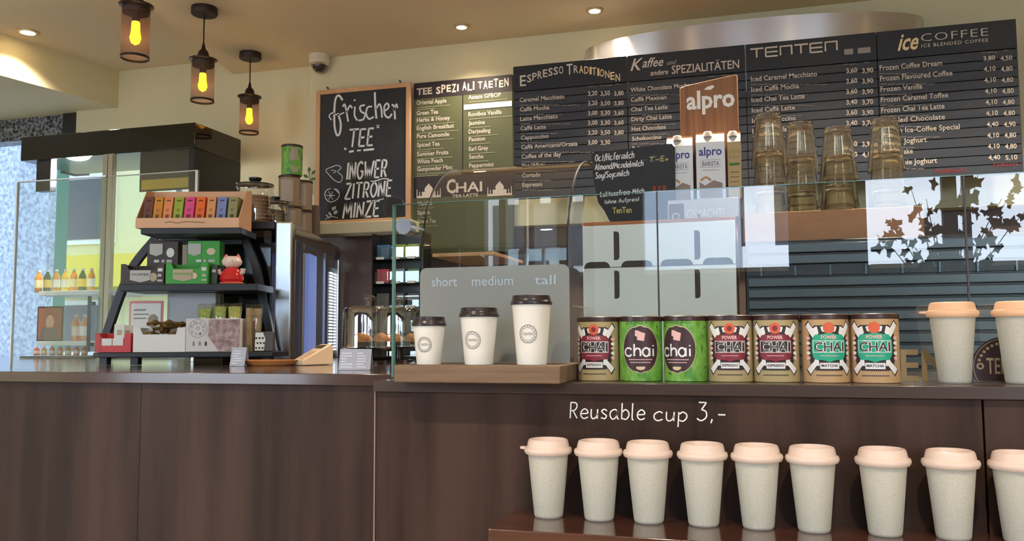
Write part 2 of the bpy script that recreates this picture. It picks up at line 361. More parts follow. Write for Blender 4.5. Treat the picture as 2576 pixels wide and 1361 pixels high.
for a, b in ops:
    struct('window_sill', MB().box(a+.01, b-.01, YF-.15, YF+.06, zwb-.03, zwb), m_whitem, fw)
mx = mir(1262, 600, D0).x; struct('window_bar', MB().box(mx-.03, mx+.03, YF-.09, YF-.02, zwb, zwt), m_front, fw)
mx = mir(1320, 600, D0).x; struct('window_bar', MB().box(mx-.012, mx+.012, YF-.09, YF-.02, zwb, zwt), m_whitem, fw)
mx = mir(2395, 600, D0).x; struct('window_bar', MB().box(mx-.05, mx+.05, YF-.09, YF-.02, zwb, zwt), m_front, fw)
zz = mir(1400, 630, D0).z; struct('window_bar', MB().box(ops[1][0], ops[1][1], YF-.08, YF-.04, zz-.02, zz+.02), m_whitem, fw)
# ---------------------------------------------------------------- outside
m_pave = mat('outdoor_paving', 'a5a4a0', .8, noise=.4, scale=(2, 2, 2), col2='8f8e8a')
struct('ground', MB().box(-60, 60, -60, YF-.15, -.25, -.15), m_pave)
struct('ground_rear', MB().box(-60, 60, YB+.25, 60, -.25, -.15), m_pave)
m_fac = mat('street_facade', 'b9bcc0', .8, noise=.3, scale=(1, 1, 1), col2='a8acb0'); m_dkwin = mat('far_window_glass', '39424c', .15)
m_facg = mat('blue_grey_facade', 'c2ced8', .8); m_yel = mat('yellow_cladding', 'e8c93a', .6); m_green = mat('green_tiles', '3f7f6a', .5)
# building across the street, behind the photographer (mirrored in the screen)
bt = Thing('street_building', 'blue-grey building across the street, mirrored in the glass screen', 'building', (-8, -12, 0))
x0, x1 = mir(1180, 500, 12).x, mir(1500, 500, 12).x
bt.part('facade', MB().box(x0, x1, -13, -12, -.2, 7), m_facg)
for i in range(4):
    for k in range(2):
        a = x0+.4+i*(x1-x0)/4; z = 2.6+k*2.1
        f = bt.part('window_frame', MB().box(a, a+1.1, -12.03, -11.98, z, z+1.5), m_whitem)
        bt.part('pane', MB().box(a+.12, a+.98, -11.98, -11.96, z+.12, z+1.38), m_dkwin, f)
bt = Thing('pale_building', 'pale office building across the street, mirrored in the middle of the glass screen', 'building', (0, -14, 0))
x0, x1 = mir(1560, 500, 14).x, mir(1862, 500, 14).x
bt.part('facade', MB().box(x0, x1, -15, -14, -.2, 9), mat('pale_blue_facade', 'dbe5ef', .8))
for k in range(4):
    z = 2.3+k*.55; bt.part('balcony_rail', MB().box(x0+.1, x1-.1, -14.05, -14.001, z, z+.10), m_white)
for k in range(3): bt.part('window_panel', MB().box(x0+.6+k*1.3, x0+1.3+k*1.3, -14.04, -14.001, 3.2, 4.6), m_dkwin)
# buildings seen through the rear left window
bt = Thing('rear_building', 'pale yellow building seen bright through the corner window', 'building', (-10, 14, 0))
bt.part('facade', MB().box(-24, -2, 14, 15, -.2, 5.2), mat('pale_yellow_facade', 'd8cf9c', .8))
bt.part('awning', MB().box(-13.5, -8, 13.2, 14, 2.3, 2.9), m_yel)
for i in range(7):
    a = -22+i*2.8
    f = bt.part('window_frame', MB().box(a, a+1.5, 13.95, 14, 1.0, 2.1), m_whitem); bt.part('pane', MB().box(a+.1, a+1.4, 13.93, 13.95, 1.1, 2.0), m_dkwin, f)
    f = bt.part('window_frame', MB().box(a, a+1.5, 13.95, 14, 3.2, 4.6), m_whitem); bt.part('pane', MB().box(a+.1, a+1.4, 13.93, 13.95, 3.3, 4.5), m_dkwin, f)
x0, x1 = W.P(60, 500, 8).x, W.P(105, 500, 8).x
solo('tiled_pillar', MB().box(x0, x1, 8, 8.4, -.15, 4), m_green, 'green and yellow striped pillar outside the corner window', 'pillar', ((x0+x1)/2, 8, -.15))
x0, x1 = W.P(-60, 500, 7).x, W.P(45, 500, 7).x
solo('stone_pillar', MB().box(x0, x1, 7, 7.5, -.15, 4), mat('pale_speckled_stone', '7d8594', .3, noise=.5, scale=(25, 25, 25), col2='c5ccd6', detail=8), 'pale blue-grey speckled stone pillar outside the corner window', 'pillar', ((x0+x1)/2, 7, -.15))
# ================================================================ ceiling lights
m_bulbw = mat('warm_spot_bulb', 'ffffff', .5, emit='ffd9a0', es=30)
def spot(x, y, z, e, size=2.2, aim=None, col=(1, .84, .66), par=None, rad=.035):
    l = bpy.data.lights.new('lamp', 'SPOT'); l.energy = e*LAMP; l.spot_size = size; l.spot_blend = .9; l.color = col; l.shadow_soft_size = rad
    o = bpy.data.objects.new('lamp', l); COL.objects.link(o); o.location = (x, y, z)
    if aim: o.rotation_euler = (Vector(aim)-Vector((x, y, z))).to_track_quat('-Z', 'Y').to_euler()
    return o
def downlight(x, y, z, label, r=.05, e=30, aim=None, tilt=0, tm=None):
    t = Thing('ceiling_light', label, 'ceiling light', (x, y, z), W, 'round spotlights set in the ceiling')
    t.part('trim_ring', MB().lathe([(r*.62, z-.002), (r*.66, z-.008), (r, z-.006), (r*1.02, z)], (x, y, 0), 32), tm or mat('spot_ring', 'b9a98c', .3, .6))
    t.part('bulb', MB().lathe([(0, z-.014), (r*.3, z-.013), (r*.5, z-.008), (r*.6, z-.001)], (x, y, 0), 24), m_bulbw)
    l = spot(x, y, z-.03, e, aim=aim or (x, y, 0)); l.parent = t.o; l.matrix_parent_inverse = Matrix.Translation(-Vector((x, y, z)))
    return t
for u, v, z, r, lb in ((70, 80, ZL, .062, 'large round recessed spotlight above the dropped corner box'), (1161, 66, ZR, .042, 'small warm recessed spotlight nearer the camera dome, left of the two'), (1496, 25, ZR, .045, 'small warm recessed spotlight above the dark menu boards')):
    p = W.Z(u, v, z); downlight(p.x, p.y, z, lb, r, 30 if u < 200 else 9)
for x, lb in ((-.55, 'left'), (.35, 'middle'), (1.25, 'right')): downlight(x, 3.3, ZR, 'warm recessed spotlight over the work bench, %s of three above the frame' % lb, .045, 34)
for x, y, lb in ((-2.6, .6, 'a'), (-1.2, .6, 'a'), (.3, .6, 'a'), (1.6, .6, 'a'), (-2.6, -1.2, 'a'), (-1.2, -1.2, 'a'), (.3, -1.2, 'a'), (1.6, -1.2, 'a'), (-4.4, .4, 'b'), (-4.4, -1.2, 'b')):
    z = ZL if x < -3.6 and y < 3 and x < EX(max(y, 1.2)) else ZR
    downlight(x, y, z, 'warm recessed spotlight in the ceiling behind the photographer', .045, 34)  # added lamps out of view, lift the light on cups and counter
# ---------------------------------------------------------------- pendants
m_pbr = mat('dark_bronze', '2e211c', .45, .4); m_mesh = veil('perforated_bronze', '5e4434', .5)
m_filq = mat('glowing_filament', 'ff9a20', .5, emit='ffc84a', es=26); m_bulbg = mat('amber_bulb', 'ffcf60', .3, emit='ffa222', es=3.2)
def pendant(u, vt, vb, wpx, depth_b, z_c, label, ub=None):
    """u,vt,vb: shade centre, flange and lower rim in the photo; hangs at distance depth_b"""
    c = V.P(u, (vt+vb)/2, depth_b); sc = depth_b/FPX
    r = wpx/2*sc*1.0; h = V.P(u, vt, depth_b).z-V.P(u, vb, depth_b).z; zt = V.P(u, vt, depth_b).z; zb_ = V.P(u, vb, depth_b).z
    w = V.world((c.x, c.y, zt)); x, y = w.x, w.y
    t = Thing('pendant_lamp', label, 'pendant lamp', (x, y, z_c), W, 'three bronze mesh pendants in a row')
    t.part('ceiling_rose', MB().lathe([(0, z_c), (r*1.15, z_c), (r*1.17, z_c-.03), (r*1.1, z_c-.036), (0, z_c-.036)][::-1], (x, y, 0), 28), m_pbr)
    t.part('cord', MB().tube([(x, y, z_c-.03), (x, y, zt+.05)], .0035, 8), m_black)
    t.part('cap', MB().lathe([(r*.95, zt-.035), (r*1.0, zt-.012), (r*1.24, zt-.004), (r*1.25, zt), (r*.5, zt+.012), (r*.48, zt+.03), (r*.38, zt+.043), (r*.2, zt+.052), (r*.12, zt+.075), (.004, zt+.085)], (x, y, 0), 28), m_pbr)
    t.part('mesh_shade', MB().lathe([(r, zb_+.006), (r, zt-.02)], (x, y, 0), 32), m_mesh)
    t.part('rim', MB().lathe([(r*.97, zb_), (r*1.03, zb_), (r*1.03, zb_+.01), (r*.97, zb_+.01), (r*.97, zb_)], (x, y, 0), 32), m_pbr)
    t.part('bulb_holder', MB().lathe([(0, zt-.07), (.015, zt-.07), (.015, zt), (0, zt)], (x, y, 0), 16), m_pbr)
    zb2 = zt-.065-h*.42
    hb = zt-.065-zb2
    b = t.part('bulb', MB().lathe([(0, zb2-.01), (r*.3, zb2), (r*.42, zb2+hb*.22), (r*.33, zb2+hb*.5), (r*.3, zb2+hb*.9), (.013, zb2+hb)], (x, y, 0), 20), m_bulbg)
    fm = MB()
    for k in range(5):
        a = k*2*math.pi/5; fm.tube([(x+r*.16*math.cos(a), y+r*.16*math.sin(a), zb2+.02), (x+r*.14*math.cos(a+.3), y+r*.14*math.sin(a+.3), zb2+hb*.85)], .0022, 6)
    t.part('filament', fm, m_filq, b)
    l = bpy.data.lights.new('lamp', 'POINT'); l.energy = 1.2*LAMP; l.color = (1, .62, .28); l.shadow_soft_size = .03
    o = bpy.data.objects.new('lamp', l); COL.objects.link(o); o.parent = t.o; o.location = (0, 0, zb2+hb*.4-z_c)
pB = W.Z(510, 20, ZR); pC = W.Z(628, 134, ZR)
bB = -pB.x*V.s*-1*-1
def bof(p): return -p.x*V.s+p.y*V.c
dB, dC = bof(pB), bof(pC)
pendant(510, 150, 256, 57, dB, ZR, 'bronze mesh pendant lamp, middle one of the three')
pendant(627, 243, 336, 48, dC, ZR, 'bronze mesh pendant lamp nearest the back wall, lowest in view')
pendant(341, 14, 148, 69, 2*dB-dC, ZL, 'bronze mesh pendant lamp, largest, its cord cut off by the frame top')
# ---------------------------------------------------------------- camera dome, steel duct
p = W.Z(804, 140, ZR); x, y = p.x, p.y; k = y/FPX*1.1
t = Thing('security_camera', 'white dome security camera on the ceiling above the chalkboard', 'camera', (x, y, ZR))
t.part('housing', MB().lathe([(0, ZR-.055), (27*k*.86, ZR-.055), (27*k, ZR-.045), (27*k, ZR)], (x, y, 0), 32), mat('camera_white', 'd8cfba', .4))
t.part('dome', MB().lathe([(0, ZR-.105), (10*k, ZR-.1), (17*k, ZR-.085), (22*k, ZR-.055)], (x, y, 0), 28), mat('camera_dome', '3a3234', .05, coat=1))
t.part('chrome_ring', MB().lathe([(22*k, ZR-.062), (25*k, ZR-.06), (25*k, ZR-.053), (22*k, ZR-.053)], (x, y, 0), 32), m_chrome)
a = W.P(1473, 130, YBLK); b = W.P(2322, 70, YBLK); cxx, rx = (a.x+b.x)/2, (b.x-a.x)/2; ry = .26
zt = W.P(1900, 46, YBLK-ry).z
m_duct = mat('spun_steel', 'dcdcde', .3, .9, aniso=.9)
mb = MB(); n = 48; v = []
for i in range(n+1):
    an = math.pi*i/n; x = cxx-rx*math.cos(an); y = YBLK-.003-ry*math.sin(an)
    v += [(x, y, zt-.36), (x, y, zt), (x, YBLK-.003, zt)]
fs = []
for i in range(n):
    o = 3*i; fs += [(o, o+3, o+4, o+1), (o+1, o+4, o+5, o+2)]
mb.add(v, fs); solo('extractor_drum', mb, m_duct, 'rounded brushed steel drum on the wall, peeking over the menu boards', 'duct', (cxx, YBLK-.003, zt-.36))
# ================================================================ counters
ZC, ZC2 = 1.194, 1.201
t = Thing('bar_counter', 'dark brown wood bar counter, front part on the right carrying cups and cans', 'counter', (-.97, 2.06, 0))
t.part('worktop', MB().box(-.97, 2.2, 2.06, 3.0, ZC-.028, ZC), m_btop, bevel=.002)
for a, b in ((-.968, .4475), (.4515, 1.7), (1.704, 2.2)):
    t.part('front_panel', MB().box(a, b, 2.075, 2.10, 0, ZC-.0285), m_brown, bevel=.0015)
t.part('side_panel', MB().box(-.968, -.945, 2.1, 2.9, 0, ZC-.0285), m_brown)
t.part('edge_strip', MB().box(-.9715, -.9685, 2.072, 2.1, 0, ZC-.0285), mat('edge_strip', '8a7a70', .4))
t = Thing('service_counter', 'dark brown wood counter on the left, set back, under the snack rack', 'counter', (-3, 2.3, 0))
t.part('worktop', MB().box(-5.6, -.972, 2.3, 4.55, ZC2-.034, ZC2), wood('polished_brown_worktop', '43332d', '55433a', (1.2, 14, 14), .14, .02, coat=.5), bevel=.002)
xs = W.P(355, 1000, 2.32).x
for a, b in ((-5.6, xs-.0008), (xs+.0008, -.972)):
    t.part('front_panel', MB().box(a, b, 2.32, 2.345, 0, ZC2-.0345), m_brown)
t.part('plinth', MB().box(-5.5, -1.05, 2.6, 2.65, 0, ZC2-.0345), m_brown)
# low display shelf for the reusable cups
zs = .885; pf = W.Z(1228, 1330, zs)
t = Thing('display_shelf', 'low glossy brown shelf holding the row of reusable cups', 'shelf', (pf.x, 2.07, 0))
t.part('top', MB().box(pf.x, 2.2, pf.y, 2.074, zs-.03, zs), m_shelfw, bevel=.002)
t.part('side', MB().box(pf.x+.01, pf.x+.03, pf.y+.02, 2.074, 0, zs-.0305), m_shelfw)
t.part('back', MB().box(pf.x+.031, 2.2, 2.06, 2.074, 0, zs-.0305), m_black)
t.part('bottom_board', MB().box(pf.x+.031, 2.2, pf.y+.02, 2.059, .1, .13), m_shelfw)
# handwriting on the counter front
mb = MB()
write(mb, 'Reusable', W, 1432, 1052, 1622, 40, 2.074, 3.2, slant=.06, v1=1056)
write(mb, 'cup', W, 1643, 1058, 1728, 38, 2.074, 3.2, slant=.06, v1=1060)
write(mb, '3,-', W, 1752, 1058, 1827, 46, 2.074, 3.4, slant=.04, v1=1060)
solo('chalk_writing', mb, m_chalk, 'white handwriting Reusable cup 3,- on the brown counter front', 'lettering', W.P(1630, 1052, 2.074), smooth=False)
# ================================================================ reusable cups
m_cup = mat('grey_fibre_cup', 'c2c2b6', .65, noise=.5, scale=(350, 350, 350), col2='b2b2a6'); m_lid = mat('frosted_lid', 'd9c6ba', .35, sss=.3)
m_lidw = mat('peach_lid', 'e8bd98', .4, sss=.3)
CUPH = .150
def reusable(x, y, z, label, group, tab=None, lidm=None, hs=1.0):
    t = Thing('reusable_cup', label, 'cup', (x, y, z), W, group)
    c = (x, y, z); H = CUPH*hs
    t.part('cup_body', MB().lathe([(0, .003), (.028, .003), (.030, 0), (.0325, .002), (.034, .007), (.0478, H), (.0455, H), (.032, .008)], c, 40), m_cup)
    l = MB().lathe([(.0475, H-.004), (.053, H-.004), (.0555, H), (.0565, H+.005), (.0545, H+.010), (.0515, H+.011), (.050, H+.012), (.0475, H+.024), (.0455, H+.0285), (.042, H+.030), (.0395, H+.0285), (.0375, H+.017), (0, H+.016)], c, 44)
    t.part('lid', l, lidm or m_lid)
    if tab is not None:
        a = tab; mb = MB(); d = Vector((math.cos(a), math.sin(a), 0)); e = Vector((-d.y, d.x, 0)); p = Vector(c)
        o = [p+d*.05+e*.012, p+d*.066+e*.007, p+d*.070, p+d*.066-e*.007, p+d*.05-e*.012]
        mb.prism([(q.x, q.y) for q in o], z+H+.005, z+H+.010, 'z'); t.part('lid_tab', mb, lidm or m_lid)
    return t
low = [(1372, 1305, 'reusable cup on the low shelf, leftmost, lid tab sticking out left', math.pi*.98), (1501, 1313, 'reusable cup second from the left end of the low shelf', None), (1628, 1320, 'reusable cup third from the left end of the low shelf, under the word cup', None),
       (1768, 1328, 'reusable cup fourth from the left end of the low shelf, below the price 3,-', None), (1908, 1337, 'reusable cup fifth from the left on the low shelf, in the middle of the row', None), (2051, 1346, 'reusable cup sixth from the left, just before the wide gap in the low row', None),
       (2233, 1357, 'reusable cup seventh from the left, just after the wide gap in the low row', None), (2408, 1366, 'reusable cup on the low shelf, left of the panel seam', None), (2583, 1376, 'reusable cup cut by the frame edge at the right end of the low shelf', None)]
for u, v, lb, tab in low:
    p = W.P(u, v, 1.972); reusable(p.x, 2.004, zs, lb, 'reusable cups on the low shelf', tab)
for u, lb, tab in ((2410, 'reusable cup with peach lid on the counter top, right of the tea cans', math.pi*.97), (2582, 'reusable cup with peach lid on the counter top, cut by the right frame edge', None)):
    p = W.P(u, 966, 2.155); reusable(p.x, 2.185, ZC, lb, 'reusable cups on the counter top', tab, m_lidw, 1.03)
# ================================================================ cans
CR, CH = .0535, .158
def shape(mb, lo, hi, z0, z1, wrap, m, nz=10, ns=10, ctr=0):
    v = []; fs = []
    for i in range(nz+1):
        z = z0+(z1-z0)*i/nz; a, b = lo(z), hi(z)
        for j in range(ns+1): v.append(wrap(ctr+a+(b-a)*j/ns, z))
    for i in range(nz):
        for j in range(ns):
            o = i*(ns+1)+j; fs.append((o, o+1, o+ns+2, o+ns+1))
    mb.add(v, fs, m)
def quadw(mb, q, wrap, m, k=4):
    v = []; fs = []
    for i in range(k+1):
        for j in range(k+1):
            a, b = i/k, j/k
            x = (q[0][0]*(1-b)+q[1][0]*b)*(1-a)+(q[3][0]*(1-b)+q[2][0]*b)*a; z = (q[0][1]*(1-b)+q[1][1]*b)*(1-a)+(q[3][1]*(1-b)+q[2][1]*b)*a
            v.append(wrap(x, z))
    for i in range(k):
        for j in range(k):
            o = i*(k+1)+j; fs.append((o, o+1, o+k+2, o+k+1))
    mb.add(v, fs, m)
def ell(cz, rz, rs):
    return (lambda z: -rs*math.sqrt(max(0, 1-((z-cz)/rz)**2))), (lambda z: rs*math.sqrt(max(0, 1-((z-cz)/rz)**2)))
def sup(cz, rz, rs, p=4):
    return (lambda z: -rs*max(0, 1-abs((z-cz)/rz)**p)**(1/p)), (lambda z: rs*max(0, 1-abs((z-cz)/rz)**p)**(1/p))
m_tan = mat('tan_can', 'aa9a70', .5); m_tan2 = mat('orange_tan_can', 'bb9a70', .5); m_grn = mat('green_can', '86bd55', .4, noise=.55, scale=(55, 55, 30), col2='4c8c30', detail=5)
m_lidb = mat('brown_can_lid', '3a2422', .35); m_mar = mat('maroon_print', '7d2434', .45); m_teal = mat('teal_print', '1fa283', .45); m_ink = mat('dark_print', '2c2022', .5)
m_pw = mat('white_print', 'e4e6e8', .5); m_or = mat('orange_print', 'cf5f3a', .5); m_gd = mat('olive_print', '3f6f22', .5); m_rim = mat('can_rim', 'a89a84', .3, .6); m_egg = mat('plum_print', '3a2227', .45)
m_pk = mat('pale_pink_print', 'e2b7b4', .5); m_cream2 = mat('cream_print', 'd8c3a2', .5)
def can(u, kind, label, group, shift=0.0, x=None, y=2.193, z=ZC, F=W, facing=None, back=False):
    if x is None: x = W.P(u, 960, y-CR).x*1.0+ (0)
    base = Vector((x, y, z)); t = Thing('tea_can', label, 'can', base, F, group)
    th = math.atan2(-y, -x)+shift if facing is None else facing+shift     # turned towards the room
    def wr(e): return lambda s, h: (x+(CR+e)*math.cos(th+s/CR), y+(CR+e)*math.sin(th+s/CR), z+h)
    body = {'red': m_tan, 'teal': m_tan2, 'green': m_grn}[kind]
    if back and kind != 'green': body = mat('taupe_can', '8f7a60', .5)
    t.part('can_body', MB().lathe([(0, .004), (CR-.004, .004), (CR-.003, 0), (CR, .0015), (CR, CH), (0, CH)], (x, y, z), 48), body)
    t.part('lid', MB().lathe([(CR+.0008, CH-.010), (CR+.002, CH-.009), (CR+.002, CH+.001), (CR-.001, CH+.003), (CR-.004, CH+.003), (CR-.005, CH+.0005), (0, CH+.0005)], (x, y, z), 48), m_lidb)
    mb = MB(); mats = [m_ink, m_pw, m_mar if kind == 'red' else m_teal, m_or, m_egg, m_gd, m_pk, m_cream2, m_grn]
    if kind == 'green':
        a, b = ell(.079, .0595, .0475); shape(mb, a, b, .0195, .1385, wr(.0004), 7, 22, 16)
        a, b = ell(.079, .058, .0462); shape(mb, a, b, .021, .137, wr(.0007), 4, 22, 16)
        [mb.ribbon(smooth_pts(q), .0042, 0, 1, wr(.0014)) for q in ([(-.022, .078), (-.028, .082), (-.036, .080), (-.040, .072), (-.036, .064), (-.028, .062), (-.022, .066)], [(-.015, .092), (-.015, .062)], [(-.015, .074), (-.009, .081), (-.002, .079), (0, .072), (0, .062)], [(.022, .072), (.019, .080), (.012, .082), (.006, .076), (.006, .068), (.012, .062), (.019, .064), (.022, .072)], [(.0225, .082), (.0225, .062)], [(.032, .080), (.032, .062)], [(.032, .089), (.032, .086)])]
        mb.text('DAVID RIO', -.036, .141, .036, .007, 0, 5, bold=.01, wrap=wr(.0009))
        for zz, w in ((.0525, .060), (.0455, .050)):
            n = 12
            for i in range(n):
                s0 = -w/2+w*i/n; quadw(mb, [(s0, zz), (s0+w/n*.8, zz), (s0+w/n*.8, zz+.0022), (s0, zz+.0022)], wr(.0014), 6, 1)
        quadw(mb, [(-.008, .102), (.009, .099), (.012, .118), (-.006, .124)], wr(.0012), 6, 3); quadw(mb, [(-.013, .112), (-.004, .108), (-.002, .124), (-.012, .126)], wr(.0012), 6, 2)
        a, b = ell(.034, .006, .011); shape(mb, a, b, .0275, .0365, wr(.0012), 7, 5, 6)
        rr = random.Random(int(x*1000))
        for i in range(46):                                        # leaf sprigs printed round the badge
            s0 = rr.uniform(-.12, .12); z0 = rr.uniform(.006, .146)
            if (s0/.05)**2+((z0-.079)/.062)**2 < 1.1: continue
            an = rr.uniform(0, 3.14); l = rr.uniform(.005, .011); c, s_ = math.cos(an)*l, math.sin(an)*l
            if z0+l > .146 or z0-l < .003: continue
            quadw(mb, [(s0-c, z0-s_), (s0+s_*.35, z0-c*.35), (s0+c, z0+s_), (s0-s_*.35, z0+c*.35)], wr(.0006), rr.choice((5, 8)), 2)
    else:
        rr = random.Random(3)
        a, b = sup(.082, .058, .049, 3); shape(mb, a, b, .030, .134, wr(.0004), 0, 14, 16)
        for q in ([(-.056, .132), (-.047, .142), (-.027, .114), (-.036, .104)], [(-.038, .126), (-.026, .132), (-.022, .116), (-.030, .108)], [(.026, .132), (.038, .126), (.030, .108), (.022, .116)], [(.047, .142), (.056, .132), (.036, .104), (.027, .114)],
                  [(-.018, .130), (-.010, .133), (-.008, .118), (-.015, .120)], [(.010, .133), (.018, .130), (.015, .120), (.008, .118)],
                  [(-.054, .032), (-.030, .054), (-.024, .046), (-.044, .020)], [(-.034, .054), (-.024, .056), (-.022, .040), (-.030, .040)], [(.030, .054), (.054, .032), (.044, .020), (.024, .046)], [(.024, .056), (.034, .054), (.030, .040), (.022, .040)]):
            g = [(s*1.0, z_) for s, z_ in q]; cs = sum(p_[0] for p_ in g)/4; cz = sum(p_[1] for p_ in g)/4
            quadw(mb, [(cs+(p_[0]-cs)*1.22, cz+(p_[1]-cz)*1.22) for p_ in g], wr(.0007), 0, 3); quadw(mb, g, wr(.0011), 1, 3)
        for sd in (-1, 1):
            for k in range(5):
                zz = .054+k*.0115; quadw(mb, [(sd*.044, zz+.001), (sd*.055, zz+rr.uniform(-.002, .002)), (sd*.055, zz+.008), (sd*.044, zz+.0068)], wr(.0010), 1 if k % 2 else 6, 1)
        a, b = sup(.083, .037, .042, 3.2); shape(mb, a, b, .046, .120, wr(.0010), 0, 12, 14)
        a, b = sup(.083, .035, .0395, 3.2); shape(mb, a, b, .048, .118, wr(.0015), 2, 12, 14)
        a, b = ell(.128, .0135, .0125); shape(mb, a, b, .1145, .1415, wr(.0019), 3, 10, 8); a, b = ell(.128, .007, .006); shape(mb, a, b, .121, .135, wr(.0022), 2 if kind == 'red' else 3, 6, 6)
        shape(mb, lambda z_: -.036, lambda z_: .036, .0705, .0985, wr(.0018), 1, 1, 14); shape(mb, lambda z_: -.0345, lambda z_: .0345, .0718, .0972, wr(.0021), 0 if kind == 'red' else 2, 1, 14)
        mb.text('CHAI', -.0325, .0735, .0325, .0215, 0, 1, bold=.05, wrap=wr(.0024)); mb.text('CHAI', -.0322, .0737, .0322, .0211, 0, 0, bold=.008, wrap=wr(.0030))
        mb.text('POWER', -.017, .1025, .017, .0082, 0, 6, bold=.03, wrap=wr(.0021))
        shape(mb, lambda z_: -.019, lambda z_: .019, .0625, .0638, wr(.0021), 6, 1, 8)
        shape(mb, lambda z_: -.021, lambda z_: .021, .033, .047, wr(.0019), 1, 1, 8); mb.text('ESPRESSO' if kind == 'red' else 'MATCHA', -.018, .0375, .018, .0062, 0, 0, bold=.02, wrap=wr(.0024))
        for w, zz in ((.052, .0285), (.050, .0165)):
            n = 14
            for i in range(n):
                s0 = -w/2*1.2+w*1.2*i/n; quadw(mb, [(s0, zz), (s0+w/n*.8, zz), (s0+w/n*.8, zz+.0026), (s0, zz+.0026)], wr(.0009), 0, 1)
    t.part('printed_label', mb, mats, smooth=False)
    if back:
        th = math.atan2(-y, -x); mb = MB()
        if kind == 'green': quadw(mb, [(-.010, .075), (.030, .075), (.030, .140), (-.004, .140)], wr(.0032), 0, 4); quadw(mb, [(.002, .012), (.030, .012), (.030, .040), (.002, .040)], wr(.0032), 0, 3)
        else: quadw(mb, [(-.045, .020), (.020, .020), (.020, .135), (-.045, .135)], wr(.0034), 0, 6)
        t.part('info_panel', mb, mat('info_panel', 'a9b89a' if kind == 'green' else 'a89a88', .6))
    return t
G = 'tea cans in a row on the counter top'
can(1497, 'red', 'tan can with maroon chai label, leftmost can, beside the cup stand', G, -.22)
can(1606, 'green', 'green chai can with plum oval, label turned squarely forward', G, -.02)
can(1722, 'green', 'green chai can with plum oval turned to its left edge', G, -.42)
can(1837, 'red', 'tan can with maroon chai label, right of the two green cans', G, -.02)
can(1955, 'red', 'tan can with maroon chai label, left of the teal-labelled cans', G, -.02)
can(2083, 'teal', 'orange-tan can with teal chai label beside a maroon-labelled can', G, .16)
can(2211, 'teal', 'orange-tan can with teal chai label, last can before the reusable cup', G, 0)
# ================================================================ stand with three paper cups
pf = W.Z(990, 962, ZC); yf = pf.y; zt = W.P(990, 918, yf).z; xr = W.P(1409, 940, yf).x; yb = 2.245
t = Thing('cup_stand', 'brown oak block stand with grey backboard lettered short, medium, tall', 'stand', (pf.x, yf, ZC))
t.part('oak_base', MB().box(pf.x, xr, yf, yb, ZC, zt), m_oak, bevel=.003)
ypl = 2.2
mb = MB(); A = W.P(1056, 905, ypl); B = W.P(1431, 664, ypl); x0, x1, z1 = A.x, B.x, B.z; r = .018
o = [(x0, zt+.001), (x1, zt+.001)]+[(x1-r+r*math.cos(a*math.pi/12), z1-r+r*math.sin(a*math.pi/12)) for a in range(7)]+[(x0+r+r*math.cos(a*math.pi/12), z1-r+r*math.sin(a*math.pi/12)) for a in range(6, 13)]
mb.prism(o, ypl, ypl+.004); bk = t.part('backboard', mb, mat('grey_acrylic', '8d9290', .18, coat=.3))
mb = MB()
for s, a, b, v in (('short', 1086, 1150, 721), ('medium', 1187, 1291, 719), ('tall', 1345, 1398, 716)): mb.label(s, W, a, v, b, 24 if s != 'medium' else 24, ypl-.0012, 0, bold=.004)
t.part('lettering', mb, mat('pale_blue_print', 'a9bccb', .5), bk)
m_paper = mat('white_paper_cup', 'dcdcd6', .55); m_blid = mat('dark_cup_lid', '2b2426', .3); m_stamp = mat('grey_stamp', '8f9190', .7)
def paper_cup(u0, u1, vt, label, cu):
    zc = zt; y = yf+.055
    p0 = W.P(u0, vt, y); p1 = W.P(u1, vt, y); x = (p0.x+p1.x)/2; R = (p1.x-p0.x)/2; ztop = W.P((u0+u1)/2, vt, y).z; H = ztop-zc-.020
    t = Thing('paper_cup', label, 'cup', (x, y, zc), W, 'paper cups in three sizes on the oak stand'); c = (x, y, zc)
    rb = R*.70; rt = R*.93
    t.part('cup_body', MB().lathe([(0, .004), (rb-.003, .004), (rb-.002, 0), (rb, .0006), (rt, H), (rt-.002, H), (rb-.002, .006)], c, 40), m_paper)
    t.part('lid', MB().lathe([(rt-.001, H-.004), (R, H-.003), (R*1.01, H), (R, H+.004), (R*.96, H+.006), (R*.93, H+.012), (R*.91, H+.019), (R*.86, H+.020), (R*.82, H+.014), (0, H+.013)], c, 44), m_blid)
    cz = H*.50; th0 = math.atan2(-y, -x)-.12+cu; rd = R*.42
    def wrp(s, h):
        rr = rb+(rt-rb)*h/H+.0006; a = th0+s/rr; return (x+rr*math.cos(a), y+rr*math.sin(a), zc+h)
    mb = MB()
    for rad, w in ((rd, .0022), (rd*.72, .0012)): mb.ribbon([(rad*math.cos(k*math.pi/14), cz+rad*math.sin(k*math.pi/14)) for k in range(29)], w, 0, 0, wrp)
    for k in range(16):
        a = k*math.pi/8; q = rd*.86; quadw(mb, [(q*math.cos(a)-.0012, cz+q*math.sin(a)-.0015), (q*math.cos(a)+.0012, cz+q*math.sin(a)-.0015), (q*math.cos(a)+.0012, cz+q*math.sin(a)+.0015), (q*math.cos(a)-.0012, cz+q*math.sin(a)+.0015)], wrp, 0, 1)
    mb.text('TENTEN', -rd*.55, cz-.003, rd*.55, .006, 0, 0, bold=.02, wrap=wrp)
    t.part('stamp', mb, m_stamp, smooth=False)
paper_cup(1039, 1120, 797, 'small white paper cup with dark lid, shortest on the oak stand', -.22)
paper_cup(1157, 1253, 774, 'medium white paper cup with dark lid, middle one on the oak stand', -.30)
paper_cup(1286, 1388, 743, 'tall white paper cup with dark lid, right one on the oak stand', -.10)
